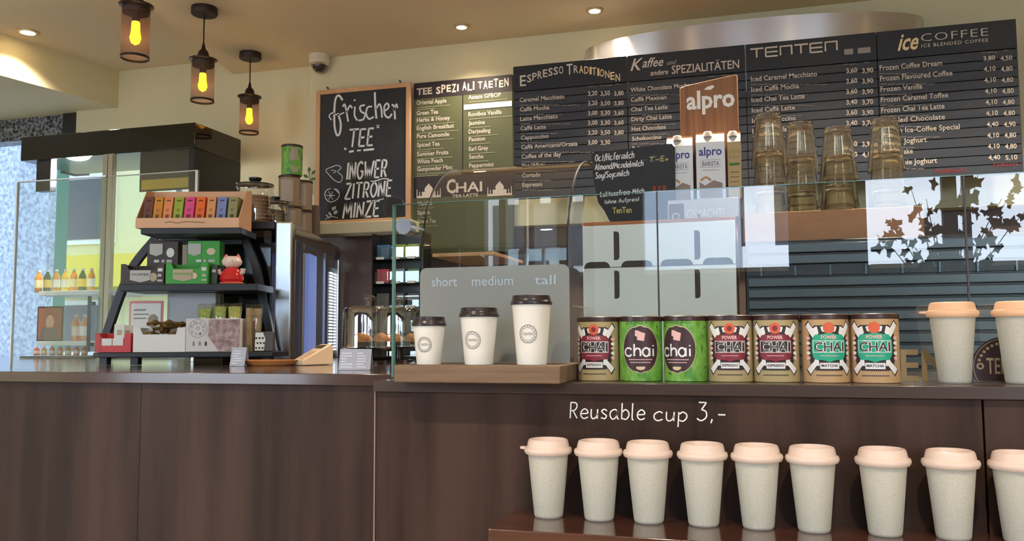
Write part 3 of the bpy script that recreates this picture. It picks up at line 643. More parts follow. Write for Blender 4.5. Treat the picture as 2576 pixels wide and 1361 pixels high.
# ================================================================ big screen
zg = W.P(1470, 491, GY).z
t = Thing('glass_screen', 'tall clear glass sneeze screen standing on the counter behind cans and cups', 'screen', (-.3, GY, ZC))
us = [990, 1656, 2436]; xs = [W.P(u, 700, GY).x for u in us]+[1.9]
for i in range(3):
    g = t.part('glass_pane', MB().box(xs[i]+.002, xs[i+1]-.002, GY, GY+.008, ZC, zg), m_glass)
    if i: t.part('pane_edge', MB().box(xs[i]-.0018, xs[i]+.0018, GY, GY+.008, ZC, zg), mat('dark_pane_edge', '3a3434', .4), g)
t.part('green_edge', MB().box(xs[0]-.004, xs[0]+.0018, GY-.002, GY+.012, ZC, zg), m_gedge)
t.part('top_edge', MB().box(xs[0], xs[3], GY, GY+.008, zg, zg+.0015), m_gedge)
for u, v, r in ((1022, 571, .023),):
    p = W.P(u, v, GY-.03)
    t.part('steel_clamp', MB().lathe([(r*.3, -.012), (r, -.012), (r, .03), (0, .03)][::-1]+[(0, -.013)], (p.x, GY-.02, p.z), 28, axis='y').box(p.x-.03, p.x-.005, GY-.012, GY+.02, p.z-.016, p.z+.016), m_steel)
p = W.P(986, 520, GY-.03); t.part('round_fitting', MB().lathe([(0, -.004), (.031, -.004), (.033, 0), (.031, .004), (0, .004)][::-1], (p.x, GY-.018, p.z), 32, axis='y'), m_gl2)
# gold letters and round emblem on the screen
m_gold = mat('gold_print', '9c875c', .5); m_gold2 = mat('bright_gold_print', 'b5a68a', .5)
mb = MB(); mb.label('EN', W, 2268, 957, 2392, 78, GY-.0015, 0, bold=.018); 
solo('screen_lettering', mb, m_gold, 'large gold sans-serif letters on the screen between last can and peach-lidded cup', 'lettering', W.P(2300, 950, GY-.0015))
c = W.P(2530, 925, GY-.0015); R = W.P(2617, 925, GY).x-c.x
mb = MB(); n = 48
def disc(mb, cx_, cz_, r0, r1, y, m):
    v = []; 
    for i in range(n): a = 2*math.pi*i/n; v += [(cx_+r0*math.cos(a), y, max(ZC+.001, cz_+r0*math.sin(a))), (cx_+r1*math.cos(a), y, max(ZC+.001, cz_+r1*math.sin(a)))]
    mb.add(v, [(2*i, 2*i+1, (2*i+3) % (2*n), (2*i+2) % (2*n)) for i in range(n)], m)
disc(mb, c.x, c.z, 0, R, GY-.0012, 0); disc(mb, c.x, c.z, R*.93, R*.95, GY-.002, 1)
mb.label('TENTEN', W, 2483, 940, 2600, 40, GY-.002, 1, bold=.01)
q = W.P(2466, 921, GY-.002); disc(mb, q.x, q.z, .004, .008, GY-.002, 1)
for k in range(14):
    a = math.pi*(.1+.8*k/13); x, z = c.x+R*.8*math.cos(a), c.z+R*.8*math.sin(a); mb.flat([(x-.003, z-.003), (x+.003, z-.003), (x+.003, z+.003), (x-.003, z+.003)], GY-.002, 1)
solo('round_emblem', mb, [m_egg, m_gold2], 'round dark emblem with pale letters TE on the screen behind the peach-lidded cups', 'emblem', (c.x, GY-.0015, ZC), smooth=False)
# ================================================================ boards on the wall
YBD = 4.17
m_board = mat('blueblack_board', '2b3037', .38, noise=.5, scale=(2, 2, 30), col2='373b41'); m_boardh = mat('blueblack_header', '1d2229', .4)
m_pt = mat('warm_white_print', 'd6cbba', .6); m_ptd = mat('dim_print', '9a928a', .6); m_ice = mat('cream_yellow_print', 'f0d6a0', .5)
zbt = W.P(1290, 168, YBD).z; zbb = W.P(1300, 500, YBD).z; zhd = W.P(1300, 231, YBD).z
ub = [1290, 1577, 1874, 2204, 2556]; vt_ = [168, 140, 108, 76, 42]; xb_ = [W.P(a, b, YBD).x for a, b in zip(ub, vt_)]
NSL = 13
def board(i, label):
    a, b = xb_[i]+.0015, xb_[i+1]-.0015
    t = Thing('menu_board', label, 'menu board', ((a+b)/2, YBD, zbb), W, 'dark menu boards in a row on the wall')
    t.part('header_panel', MB().box(a, b, YBD, YBD+.03, zhd+.002, zbt), m_boardh, bevel=.0015)
    h = (zhd-zbb)/NSL
    me = None
    for k in range(NSL):
        z = zbb+k*h
        t.part('slat', MB().box(a, b, YBD+.002*((k*7+i*3) % 3)/3, YBD+.024, z+.0016, z+h-.0016), m_board, bevel=.001)
    t.part('back_panel', MB().box(a+.004, b-.004, YBD+.025, YBD+.032, zbb, zbt-.01), m_black)
    for zz in (zbb+.12, zbb+.42): t.part('wall_bracket', MB().box((a+b)/2-.02, (a+b)/2+.02, YBD+.032, YBLK-.001, zz-.02, zz+.02), m_dsteel)
    return t
YT = YBD-.0025
def subline(mb, u0, v, wpx, seed, m=1):
    rr = random.Random(seed); u = u0
    while u < u0+wpx:
        w = rr.uniform(8, 26); p = W.P(u, v, YT); q = W.P(min(u+w, u0+wpx), v, YT); h = .0028; mb.flat([(p.x, p.z), (q.x, p.z), (q.x, p.z+h), (p.x, p.z+h)], YT, m); u += w+2.5
def drop(v, u0, u1): return v-(u1-u0)*.092
def prices(mb, cols, rows, hp=11):
    for (u0, u1), vs in zip(cols, zip(*rows) if False else [[(v, r[j]) for v, r in rows] for j in range(len(cols))]):
        for v, s in vs:
            if s: mb.label(s, W, u0, v, u1, hp, YT, 0, bold=.022)
# --- espresso
t = board(0, 'dark menu board headed Espresso Traditionen, leftmost of the dark boards')
mb = MB()
hd = 'ESPRESSO TRADITIONEN'; n = len(hd)
wts = [{'I': .45, ' ': .45}.get(c, 1)*(1.35 if k in (0, 9) else 1) for k, c in enumerate(hd)]; tot = sum(wts); acc = 0
for k, c in enumerate(hd):
    if c != ' ':
        u = 1308+(1562-1308)*acc/tot; w = (1562-1308)*wts[k]/tot*.84; tt = (acc+wts[k]/2)/tot
        v = 216-(u-1308)*.03-30*math.sin(math.pi*min(1, tt*.98))*.95+(4 if k in (0, 9) else 0)
        mb.label(c, W, u, v, u+w, 27 if k in (0, 9) else 19, YT, 2 if k > 10 else 0, bold=.012)
    acc += wts[k]
for k, (s, w) in enumerate((('Caramel Macchiato', 113), ('Caffè Mocha', 74), ('Latte Macchiato', 95), ('Caffè Latte', 64), ('Cappuccino', 70), ('Caffè Americano/Orzata', 142), ('Coffee of the day', 100), ('Flat White', 60), ('Cortado', 46), ('Espresso', 50))):
    v = 257+k*23.7; mb.label(s, W, 1307+k*.8, v, 1307+w+k*.8, 10.5, YT, 0, bold=.018); subline(mb, 1307+k*.8, v+9, w*1.15+20, k)
prices(mb, [(1479, 1503), (1511, 1535), (1545, 1569)], [(241+k*24.6, r) for k, r in enumerate((('3,20', '3,50', '3,80'), ('3,20', '3,50', '3,80'), ('3,00', '3,30', '3,60'), ('3,00', '3,30', '3,60'), ('3,20', '3,50', '3,80'), ('3,00', '3,30', '')))])
for u, w in ((1480, 20), (1508, 32), (1548, 14)): subline(mb, u, 219-(u-1480)*.09, w, 3)
t.part('lettering', mb, [m_pt, m_ptd, m_ice], smooth=False)
# --- kaffee
t = board(1, 'dark menu board headed Kaffee und andere Spezialitäten, behind the wooden carton stand')
mb = MB(); mb.label('K', W, 1586, 178, 1618, 30, YT, 0, bold=.012, shear=.35); mb.label('affee', W, 1616, 170, 1669, 23, YT, 0, bold=.012, shear=.35); mb.label('und', W, 1678, 163, 1702, 11, YT, 1, bold=.02, shear=.3)
mb.label('andere', W, 1636, 190, 1681, 13, YT, 0, bold=.012, shear=.3); mb.label('SPEZIALITÄTEN', W, 1690, 186, 1860, 21, YT, 0, bold=.008)
for k, (s, w) in enumerate((('White Chocolate Mocha', 150), ('Caffè Mexican', 90), ('Chai Tea Latte', 92), ('Dirty Chai Latte', 102), ('Hot Chocolate', 86), ('Schokoccino', 74), ('Babyccino', 60))):
    v = 231.5+k*24.6; mb.label(s, W, 1586+k*.8, v, 1586+w+k*.8, 10.5, YT, 0, bold=.018); subline(mb, 1586+k*.8, v+9, w*1.1, 20+k)
for u in (1780, 1816): subline(mb, u, 194-(u-1780)*.09, 22, 5)
t.part('lettering', mb, [m_pt, m_ptd], smooth=False)
# --- tenten
t = board(2, 'dark menu board with wide TENTEN heading and iced coffees, behind the stacked glasses')
mb = MB(); wd_ = .0075
A = W.P(1888, 146, YT); B = W.P(2113, 125, YT); hh = W.P(1888, 124, YT).z-A.z; L = B.x-A.x; cw = L/6
for k, c in enumerate('TENTEN'):
    x = A.x+k*cw; w = cw*.86; z = A.z; z1 = z+hh
    R_ = lambda pts: mb.ribbon(pts, wd_, YT, 0)
    if c == 'T': R_([(x, z1), (x+w*1.05, z1)]); R_([(x+w/2, z1), (x+w/2, z)])
    if c == 'E': [R_([(x+w*.05, zz), (x+w, zz)]) for zz in (z, (z+z1)/2, z1)]; R_([(x+w*.06, z), (x+w*.06, z1)])
    if c == 'N': R_([(x+w*.06, z), (x+w*.06, z1), (x+w*.94, z1)]); R_([(x+w*.94, z1+wd_/2), (x+w*.94, z)])
for u0, u1 in ((2124, 2146), (2158, 2190)):
    p = W.P(u0, 138-(u0-2124)*.09, YT); q = W.P(u1, 130, YT); zz = p.z; mb.flat([(p.x, zz), (q.x, zz), (q.x, zz+.026), (p.x, zz+.026)], YT, 1)
for k, (s, w) in enumerate((('Iced Caramel Macchiato', 167), ('Iced Caffè Mocha', 121), ('Iced Chai Tea Latte', 134), ('Iced Caffè Latte', 109), ('Iced Cappuccino', 110), ('Iced Chocolate', 100))):
    v = 205+k*26.2; mb.label(s, W, 1889+k*.8, v, 1889+w+k*.8, 12, YT, 0, bold=.014); subline(mb, 1889+k*.8, v+9, w*1.15, 40+k)
prices(mb, [(2129, 2157), (2169, 2197)], [(184+k*26.4, r) for k, r in enumerate((('3,60', '3,90'), ('3,60', '3,90'), ('3,60', '3,90'), ('3,40', '3,70'), ('3,60', '3,90'), ('3,40', '3,70'), ('', ''), ('3,60', '3,90'), ('3,80', '4,10')))], 12)
for u, w in ((2121, 38), (2174, 14)): subline(mb, u, 163-(u-2121)*.09, w, 3)
t.part('lettering', mb, [m_pt, m_ptd], smooth=False)
# --- ice coffee
t = board(3, 'dark menu board headed ice Coffee with frozen drinks, rightmost board')
mb = MB(); mb.label('ice', W, 2258, 127, 2312, 42, YT, 2, bold=.02, shear=.4); mb.label('COFFEE', W, 2317, 105, 2487, 20, YT, 0, bold=-.012, spacing=1.1); mb.label('ICE BLENDED COFFEE', W, 2318, 119.5, 2487, 8.5, YT, 0, bold=.002, spacing=1.15)
for k, (s, w) in enumerate((('Frozen Coffee Dream', 158), ('Frozen Flavoured Coffee', 183), ('Frozen Vanilla', 106), ('Frozen Caramel Toffee', 170), ('Frozen Chai Tea Latte', 160), ('Blended Chocolate', 160), ('Frozen Ice-Coffee Special', 196), ('Mango Joghurt', 112), ('Fruit Shake', 76), ('Smoothie Joghurt', 136))):
    v = 177.5+k*26.6; u = 2213+k*1.0; mb.label(s, W, u, v, u+w, 13, YT, 0, bold=.014); subline(mb, u, v+9, w*.75, 60+k)
prices(mb, [(2474, 2504), (2517, 2547)], [(152.5, ('3,80', '4,50'))]); 
rows = [('4,10', '4,80')]*5+[('4,40', '4,90')]+[('4,10', '4,80')]*2+[('4,40', '5,10')]
for k, r in enumerate(rows):
    v = 180+k*27.8
    for j, s in enumerate(r): u = (2475 if j == 0 else 2518)+k*1.45; mb.label(s, W, u, v, u+30, 12, YT, 0, bold=.018)
for u, w in ((2467, 42), (2524, 14)): subline(mb, u, 133-(u-2467)*.09, w, 3)
m_redp = mat('red_print', '8e2b30', .6)
mb.label('Waldfrucht', W, 2348, 436, 2432, 10, YT, 3, bold=.01); mb.label('Erdbeere', W, 2500, 420, 2562, 10, YT, 3, bold=.01)
t.part('lettering', mb, [m_pt, m_ptd, m_ice, m_redp], smooth=False)
# --- green tea board on the wall
YG = YBLK-.03; YGT = YG-.0015
m_olive = mat('olive_board', '55583a', .55); m_plum = mat('plum_board', '2a2024', .5)
gx0, gx1 = W.P(1041, 300, YG).x, W.P(1289, 300, YG).x; gz = [W.P(1041, v, YG).z for v in (210, 250, 447, 498, 640)]
t = Thing('menu_board', 'olive green tea menu board headed Tee Spezialitaeten, right of the chalkboard', 'menu board', ((gx0+gx1)/2, YG, gz[4]), W)
t.part('header_panel', MB().box(gx0, gx1, YG, YBLK-.001, gz[1], gz[0]), m_plum)
xm = W.P(1164, 300, YG).x
for a, b in ((gx0, xm-.003), (xm+.003, gx1)): t.part('green_panel', MB().box(a, b, YG, YBLK-.001, gz[2], gz[1]-.001), m_olive)
t.part('joint_strip', MB().box(xm-.003, xm+.003, YG+.004, YBLK-.001, gz[2], gz[1]-.001), m_black)
t.part('chai_band', MB().box(gx0, gx1, YG, YBLK-.001, gz[3], gz[2]-.001), m_plum); t.part('lower_panel', MB().box(gx0, gx1, YG, YBLK-.001, gz[4], gz[3]-.001), m_olive)
mb = MB()
def lab(s, u0, v0, u1, h, m=0, bold=.018): mb.label(s, W, u0, v0, u1, h, YGT, m, bold=bold)
lab('TEE', 1048, 239, 1087, 16, bold=.03)
for k, c in enumerate('SPEZIALITAETEN'):
    u = 1097+k*13.2; lab(c, u, 236-(u-1097)*.105-(k % 3)*1.2, u+(11 if c != 'I' else 4), 17+(k % 2)*3, bold=.03)
def sub2(u0, v, w, seed):
    p = W.P(u0, v, YGT); q = W.P(u0+w, v, YGT); mb.flat([(p.x, p.z), (q.x, p.z), (q.x, p.z+.003), (p.x, p.z+.003)], YGT, 1)
for k, (s, w, v) in enumerate((('Oriental Apple', 75, 264), ('Green Tea', 54, 290), ('Herbs & Honey', 84, 307.5), ('English Breakfast', 94, 328), ('Pure Camomile', 82, 348), ('Spiced Tea', 58, 370), ('Summer Fruits', 80, 393), ('White Peach', 66, 412), ('Gunpowder Mint', 90, 431))):
    lab(s, 1048+k*.15, v, 1048+w, 10.5); sub2(1049, v+8, w*1.12, k)
    if k in (0, 5, 8): sub2(1049, v+13, w*.6, k)
for k, (s, w, v) in enumerate((('Assam GFBOP', 82, 250), ('Rooibos Vanilla', 84, 293), ('Jasmine', 42, 315), ('Darjeeling', 56, 336.5), ('Passion', 42, 356), ('Earl Grey', 50, 380), ('Sencha', 38, 400), ('Peppermint', 64, 422))):
    lab(s, 1178+k*.3, v, 1178+w, 10.5); sub2(1179, v+8, w*1.3 if k else w*1.2, k)
p = W.P(1167, 277, YGT); q = W.P(1288, 277, YGT); mb.flat([(p.x, p.z), (q.x, p.z), (q.x, p.z+.03), (p.x, p.z+.03)], YGT-.001, 2)
lab('C', 1123, 486, 1146, 34, bold=.03); lab('HAI', 1147, 484, 1213, 24, bold=.02); lab('TEA LATTE', 1138, 497, 1203, 7.5)
for u0, u1, vb in ((1048, 1111, 500), (1226, 1290, 495)):                      # domed palace silhouettes
    a = W.P(u0, vb, YGT); b = W.P(u1-2, vb, YGT); w = b.x-a.x; z = a.z+.002
    mb.flat([(a.x, z), (b.x, z), (b.x, z+.012), (a.x, z+.012)], YGT, 0); mb.flat([(a.x+w*.22, z), (a.x+w*.78, z), (a.x+w*.78, z+.035), (a.x+w*.22, z+.035)], YGT-.0003, 0)
    cx_ = a.x+w*.5; mb.flat([(cx_+w*.17*s_*1.0, z+.035+dz) for s_, dz in ((-.9, 0), (.9, 0), (1.05, .012), (.75, .026), (.3, .036), (0, .046), (-.3, .036), (-.75, .026), (-1.05, .012))], YGT-.0006, 0)
    for fx, hh_ in ((.02, .05), (.13, .036), (.87, .036), (.98, .05)): mb.flat([(a.x+w*fx-.003, z), (a.x+w*fx+.003, z), (a.x+w*fx+.002, z+hh_), (a.x+w*fx-.002, z+hh_)], YGT-.0006, 0)
for k, (s, w, v) in enumerate((('Vanilla', 38, 517), ('Spice', 32, 540), ('Green Tea', 46, 562))): lab(s, 1050, v, 1050+w, 10); sub2(1051, v+8, w*1.1, k)
t.part('lettering', mb, [m_pt, mat('dim_olive_print', 'a8a684', .6), m_whitem], smooth=False)
# --- chalkboard
YC = 4.40
cx0, cx1 = W.P(793, 400, YC).x, W.P(1031, 400, YC).x; cz1 = W.P(796, 228, YC).z; cz0 = W.P(800, 569, YC).z+.004
zl1_ = zl1
t = Thing('chalkboard', 'pine-framed chalkboard lettered frischer Tee, Ingwer, Zitrone, Minze', 'chalkboard', ((cx0+cx1)/2, YC, cz0), W)
fwid = .026
t.part('slate', MB().box(cx0+fwid, cx1-fwid, YC+.008, YC+.016, cz0+fwid, cz1-fwid), m_slate)
for a, b, c, d in ((cx0, cx0+fwid, cz0, cz1), (cx1-fwid, cx1, cz0, cz1), (cx0+fwid, cx1-fwid, cz0, cz0+fwid), (cx0+fwid, cx1-fwid, cz1-fwid, cz1)):
    t.part('frame_bar', MB().box(a, b, YC, YC+.02, c, d), m_pale, bevel=.002)
for u in (823, 1005):
    p = W.P(u, 218-(u-823)*.08, YC); t.part('hanger', MB().lathe([(0, 0), (.006, 0), (.006, .01), (0, .01)][::-1], (p.x, YC+.01, cz1+.012), 12, axis='y').box(p.x-.003, p.x+.003, YC+.008, YBLK-.002, cz1-.002, cz1+.010), m_dsteel)
mb = MB(); YK = YC+.0065
def ch(c, u0, v0, u1, h, wp, sl=.12): write(mb, c, W, u0, v0, u1, h, YK, wp, 0, sl, v1=v0-(u1-u0)*.075, gap=.12)
f_ = [(833, 283), (829, 303), (838, 300), (850, 270), (860, 240), (856, 228+14), (846, 258), (843, 300), (846, 335), (853, 340), (858, 320), (852, 290), (838, 282), (862, 268), (868, 262)]
def cv(px, w, m=0, b=YK): mb.ribbon([(lambda p: (p.x, p.z))(W.P(u, v, b)) for u, v in smooth_pts(px)], w, b, m)
cv([(834, 302), (828, 292), (836, 284), (850, 289), (866, 283)], .008); cv([(862, 252), (852, 240), (844, 250), (841, 280), (842, 320), (848, 340), (855, 334), (857, 310), (850, 285)], .0125)
cv([(862, 269), (868, 264), (876, 306)], .0105); cv([(872, 282), (880, 266), (886, 272)], .0105)
cv([(893, 268), (892, 290), (899, 303)], .0105); cv([(891, 250), (893, 254)], .0105)
cv([(918, 264), (906, 268), (908, 280), (918, 287), (914, 300), (902, 303)], .0105)
cv([(936, 268), (925, 270), (921, 285), (928, 299), (940, 294)], .0105)
cv([(943, 232), (944, 265), (947, 298)], .0125); cv([(946, 275), (954, 262), (959, 272), (961, 296)], .0105)
cv([(968, 279), (978, 270), (974, 260), (967, 268), (968, 288), (978, 296), (986, 286)], .0105)
cv([(985, 264), (991, 268), (994, 300)], .0105); cv([(990, 280), (997, 262), (1000, 272)], .010)
for s, u0, v0, u1, h, wp in (('T', 874, 371, 898, 44, 5), ('E', 901, 368, 918, 42, 5), ('E', 922, 366, 938, 42, 5), ('INGWER', 871, 452, 972, 42, 5), ('ZITRONE', 867, 501, 984, 38, 4.8), ('MINZE', 862, 550, 953, 38, 5)): ch(s, u0, v0, u1, h, wp)
cv([(878, 382), (890, 380)], .012); cv([(898, 379), (908, 378)], .009); cv([(914, 378), (941, 375)], .012); cv([(866, 373), (871, 376)], .012); cv([(947, 315), (954, 322)], .006); cv([(954, 314), (948, 322)], .006)
cv([(932, 456), (945, 455), (962, 450), (978, 450)], .006); cv([(934, 505), (950, 503), (966, 500)], .005)
cv([(822, 425), (835, 420), (848, 416), (858, 422), (850, 432), (861, 444), (856, 458), (842, 454), (828, 440), (820, 430), (822, 425)], .004); cv([(832, 428), (846, 430), (838, 436)], .003)
cv([(833, 474), (848, 477), (854, 490), (846, 503), (830, 508), (819, 498), (818, 484), (826, 476), (840, 475), (854, 488)], .004)
for an in range(6): cv([(832, 492), (832+11*math.cos(an*1.05), 492+12*math.sin(an*1.05))], .003)
for a, b in (((835, 530), (845, 518)), ((840, 540), (848, 528)), ((830, 552), (820, 538)), ((833, 545), (828, 532))):
    mx_, my_ = (a[0]+b[0])/2, (a[1]+b[1])/2; q = [a, (mx_+5, my_+2), b, (mx_-5, my_-2)]
    mb.flat([(lambda p: (p.x, p.z))(W.P(u, v, YK)) for u, v in q], YK, 1)
cv([(818, 552), (832, 545), (850, 548)], .003)
t.part('chalk_lettering', mb, [m_chalk, mat('grey_chalk', 'b5b8ba', .8)], smooth=False)
# ================================================================ back bench behind the screen
zbk = .92
t = Thing('back_bench', 'dark work bench behind the glass screen carrying machine and cabinet', 'bench', (.6, 2.9, 0))
t.part('bench_top', MB().box(-.9, 2.4, 3.01, 3.7, zbk-.04, zbk), m_blackg); t.part('bench_body', MB().box(-.88, 2.38, 3.04, 3.68, 0, zbk-.0405), m_black)
# white slotted cabinet
YW = 3.02
ax0, ax1 = W.P(1466, 650, YW).x, W.P(1851, 650, YW).x; az1 = W.P(1466, 569, YW).z
t = Thing('white_cabinet', 'white gloss cabinet with rounded hand slots and thin wooden top board', 'cabinet', ((ax0+ax1)/2, YW, zbk), W)
t.part('body', MB().box(ax0, ax1, YW+.02, YW+.38, zbk+.001, az1), m_white, bevel=.003)
axm = W.P(1655, 700, YW).x; azm = W.P(1560, 672, YW).z
t.part('top_board', MB().box(ax0-.004, ax1+.003, YW+.004, YW+.4, az1+.0005, az1+.013), wood('orange_wood', 'b0683a', 'c97f4a', (3, 12, 12), .4), bevel=.002)
def slot(p, w, h, par, vert=True):
    r = min(w, h)/2; k = 8; pts = []
    if vert: pts = [(p.x-w/2, p.z-h/2), (p.x, p.z-h/2)]+[(p.x-0+w/2*math.sin(a), p.z-h/2+w*.6-w*.6*math.cos(a)) for a in (.5, 1.0, 1.57)]+[(p.x+w/2*math.sin(a), p.z+h/2-w*.6-w*.6*math.cos(a)) for a in (1.57, 2.1, 2.7)]+[(p.x-w/2, p.z+h/2)]
    else: pts = [(p.x-w/2, p.z-h/2), (p.x+w/2, p.z-h/2)]+[(p.x+w/2-h*.9+h*.9*math.cos(a), p.z-h/2+h*math.sin(a)) for a in (.5, 1.0, 1.57)]+[(p.x-w/2+h*.9-h*.9*math.cos(a), p.z-h/2+h*math.sin(a)) for a in (1.57, 1.0, .5)]
    mb = MB(); mb.prism(pts, YW-.0012, YW+.0008); t.part('hand_slot', mb, mat('slot_shadow', '4a403c', .7), par)  # flat dark plates, the shade of a recess put into their colour
pan = {}
for i, (a, b) in enumerate(((ax0, axm-.001), (axm+.001, ax1))):
    for j, (c, d) in enumerate(((zbk+.001, azm-.001), (azm+.001, az1))):
        pan[i, j] = t.part('front_panel', MB().box(a, b, YW, YW+.019, c, d), m_white, bevel=.002)
sz = YW/FPX*1.08
for i, u in ((0, 1551), (1, 1754)):
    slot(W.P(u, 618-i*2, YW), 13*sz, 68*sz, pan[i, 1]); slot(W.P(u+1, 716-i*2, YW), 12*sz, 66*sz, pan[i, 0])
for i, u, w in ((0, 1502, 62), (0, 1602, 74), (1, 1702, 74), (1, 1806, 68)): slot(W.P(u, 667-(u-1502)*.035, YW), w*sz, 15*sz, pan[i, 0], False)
zt_ = az1+.013
# speech-bubble blackboard
YS = YW+.05
mb = MB(); px = [(1487, 392), (1492, 385), (1560, 376), (1672, 362), (1690, 362), (1698, 372), (1700, 566), (1545, 566), (1533, 555), (1520, 530), (1505, 510), (1494, 460)]
pp = [W.P(u, v, YS) for u, v in px]; pp = [(p.x, max(p.z, zt_+.001)) for p in pp]; mb.prism(pp, YS, YS+.006)
t = Thing('milk_board', 'small black chalk sign listing oat, almond and soy milk, on the white cabinet', 'sign', ((pp[0][0]+pp[6][0])/2, YS, zt_), W)
t.part('board', mb, m_slate); mb = MB()
def wr_(s, u0, v0, u1, h, m=0, wp=2.2): write(mb, s, W, u0, v0, u1, h, YS-.001, wp, m, .1, v1=v0-(u1-u0)*.09)
wr_('Oat/Hafermilch', 1497, 406, 1595, 17); wr_('Almond/Mandelmilch', 1497, 428, 1618, 15); wr_('Soy/Sojamilch', 1498, 449, 1582, 15); wr_('Laktosefreie Milch', 1510, 495, 1620, 12); wr_('(ohne Aufpreis)', 1521, 513, 1607, 10, wp=1.8)
mb.label('TenTen', W, 1541, 537, 1589, 15, YS-.001, 1, bold=.02); wr_('-30', 1612, 408, 1672, 13, 2); wr_('T-Ex', 1632, 408, 1680, 12, 1)
p = W.P(1642, 482, YS); 
for k in range(3): mb.flat([(p.x+k*.018, p.z), (p.x+k*.018+.012, p.z), (p.x+k*.018+.012, p.z+.02), (p.x+k*.018, p.z+.02)], YS-.001, 3)
t.part('chalk_lettering', mb, [m_chalk, mat('yellow_chalk', 'd9c979', .8), mat('faint_chalk', '5a5c60', .8), mat('dull_red_chalk', '8a4038', .8)], smooth=False)
# wooden stand with two oat-drink cartons and a tan one
YA = YW+.14
m_awood = wood('striped_walnut', '6f4526', '9a6a40', (60, 10, 2), .5, .15)
bx0, bx1 = W.P(1711, 300, YA).x, W.P(1858, 300, YA).x; bz1 = W.P(1760, 204, YA).z; bz2 = W.P(1862, 188, YA).z
t = Thing('carton_stand', 'tall walnut display board lettered alpro, standing behind the drink cartons', 'display stand', ((bx0+bx1)/2, YA, zt_), W)
mb = MB(); mb.prism([(bx0, zt_+.001), (bx1, zt_+.001), (bx1, bz2), (bx1-.01, bz2+.003), (bx0+.02, bz1-.012), (bx0, bz1-.02)], YA, YA+.03); t.part('backboard', mb, m_awood, bevel=.003)
mb = MB(); mb.label('alpro', W, 1727, 275, 1849, 44, YA-.001, 0, bold=.028)
q = W.P(1785, 222, YA); mb.flat([(q.x-.02, q.z-.004), (q.x-.008, q.z+.006), (q.x+.012, q.z+.010), (q.x+.018, q.z+.004), (q.x+.004, q.z-.006)], YA-.001, 0); t.part('lettering', mb, m_whitem, smooth=False)
ped = W.P(1690, 505, YW+.03).z
t = Thing('display_plinth', 'low white plinth lettered Gemacht! under the drink cartons', 'plinth', (W.P(1750, 560, YW+.02).x, YW+.02, zt_), W)
px0, px1 = W.P(1680, 540, YW+.02).x, W.P(1858, 540, YW+.02).x
t.part('plinth_box', MB().box(px0, px1, YW+.02, YA-.002, zt_+.001, ped), mat('pale_lilac_card', 'c9c2c6', .5), bevel=.002)
mb = MB(); mb.label('GEMACHT!', W, 1728, 551, 1822, 24, YW+.019, 0, bold=.01); a = W.P(1683, 559, YW+.019); b = W.P(1720, 512, YW+.019); mb.flat([(a.x, a.z), (b.x, a.z), (b.x, b.z), (a.x, b.z)], YW+.0193, 1)
cc = W.P(1700, 545, YW+.018); mb.ribbon([(cc.x+.012*math.cos(k*.5), cc.z+.012*math.sin(k*.5)) for k in range(13)], .003, YW+.0188, 0)
t.part('lettering', mb, [m_whitem, mat('brown_print', '5d4238', .6)], smooth=False)
m_cart = mat('white_carton', 'dcdfe2', .35); m_purp = mat('indigo_print', '3a3a86', .5); m_cap = mat('white_cap', 'ead9cc', .4); m_tanc = mat('tan_carton', 'b39a68', .5)
def carton(u0, u1, vt, y, rz, label, side=m_cart, face=m_cart, printed=True, top=(0, 0)):
    p0 = W.P(u0, vt, y); p1 = W.P(u1, vt, y); w = p1.x-p0.x; z1 = p0.z; H = z1-ped; d = .078
    t = Thing('drink_carton', label, 'carton', (p0.x, y, ped+.001), W, 'drink cartons on the white plinth', rz=rz)
    t.part('body', MB().box(0, w, 0, d, 0, H-.02), face, local=True)
    t.part('side_face', MB().box(w+.0003, w+.0012, .001, d-.001, .001, H-.021), side, local=True)
    mb = MB(); mb.prism([(0, H-.0198), (d, H-.0198), (d*.5+.004, H+.016), (d*.5-.004, H+.016)], 0, w, 'x'); g = t.part('gable_top', mb, mat('carton_gable', 'cfcfd0', .4), local=True)
    mb = MB().box(.0, w, d*.5-.003, d*.5+.003, H+.0162, H+.022); t.part('ridge', mb, mat('orange_ridge', 'cf8a4a', .4), g, local=True)
    c = (w*.42, d*.2, H+.006); t.part('screw_cap', MB().lathe([(.015, -.004), (.0155, .010), (.013, .014), (0, .014)], c, 20), m_cap, g, local=True)
    if printed:
        mb = MB(); y_ = -.0008; mb.text('alpro', w*.10, H*.70, w*.90, .030, y_, 0, bold=.02)
        mb.text('BARISTA', w*.22, H*.53, w*.80, .016, y_, 1, bold=0); 
        for r_ in ([(w*.16, H*.51), (w*.84, H*.51), (w*.84, H*.625), (w*.16, H*.625), (w*.16, H*.51)],): mb.ribbon(r_, .001, y_, 1)
        mb.box(w*.2, w*.8, y_, y_+.0003, H*.46, H*.465, 1)
        mb.ribbon([(w*(.15+.35*k/8), H*(.30+.05*math.sin(k*.4))) for k in range(9)], .008, y_, 2); mb.flat([(w*.1, H*.02), (w*.9, H*.02), (w*.9, H*.25), (w*.6, H*.30), (w*.3, H*.22), (w*.1, H*.28)], y_, 3)
        t.part('printed_front', mb, [m_purp, m_ink, mat('amber_print', 'b98a4e', .5), mat('grey_brown_print', '8f7d72', .5)], smooth=False, local=True)
    return t
carton(1676, 1741, 356, YW+.055, .04, 'white drink carton lettered alpro Barista, left of the pair')
carton(1750, 1822, 346, YW+.045, .04, 'white drink carton lettered alpro Barista, right of the pair beside the tan one')
t = carton(1829, 1862, 344, YW+.05, -.0, 'narrow tan drink carton with small printed icons, beside the white pair', m_tanc, m_tanc, False)
mb = MB(); p0 = W.P(1829, 356, YW+.05); w = W.P(1862, 356, YW+.05).x-p0.x
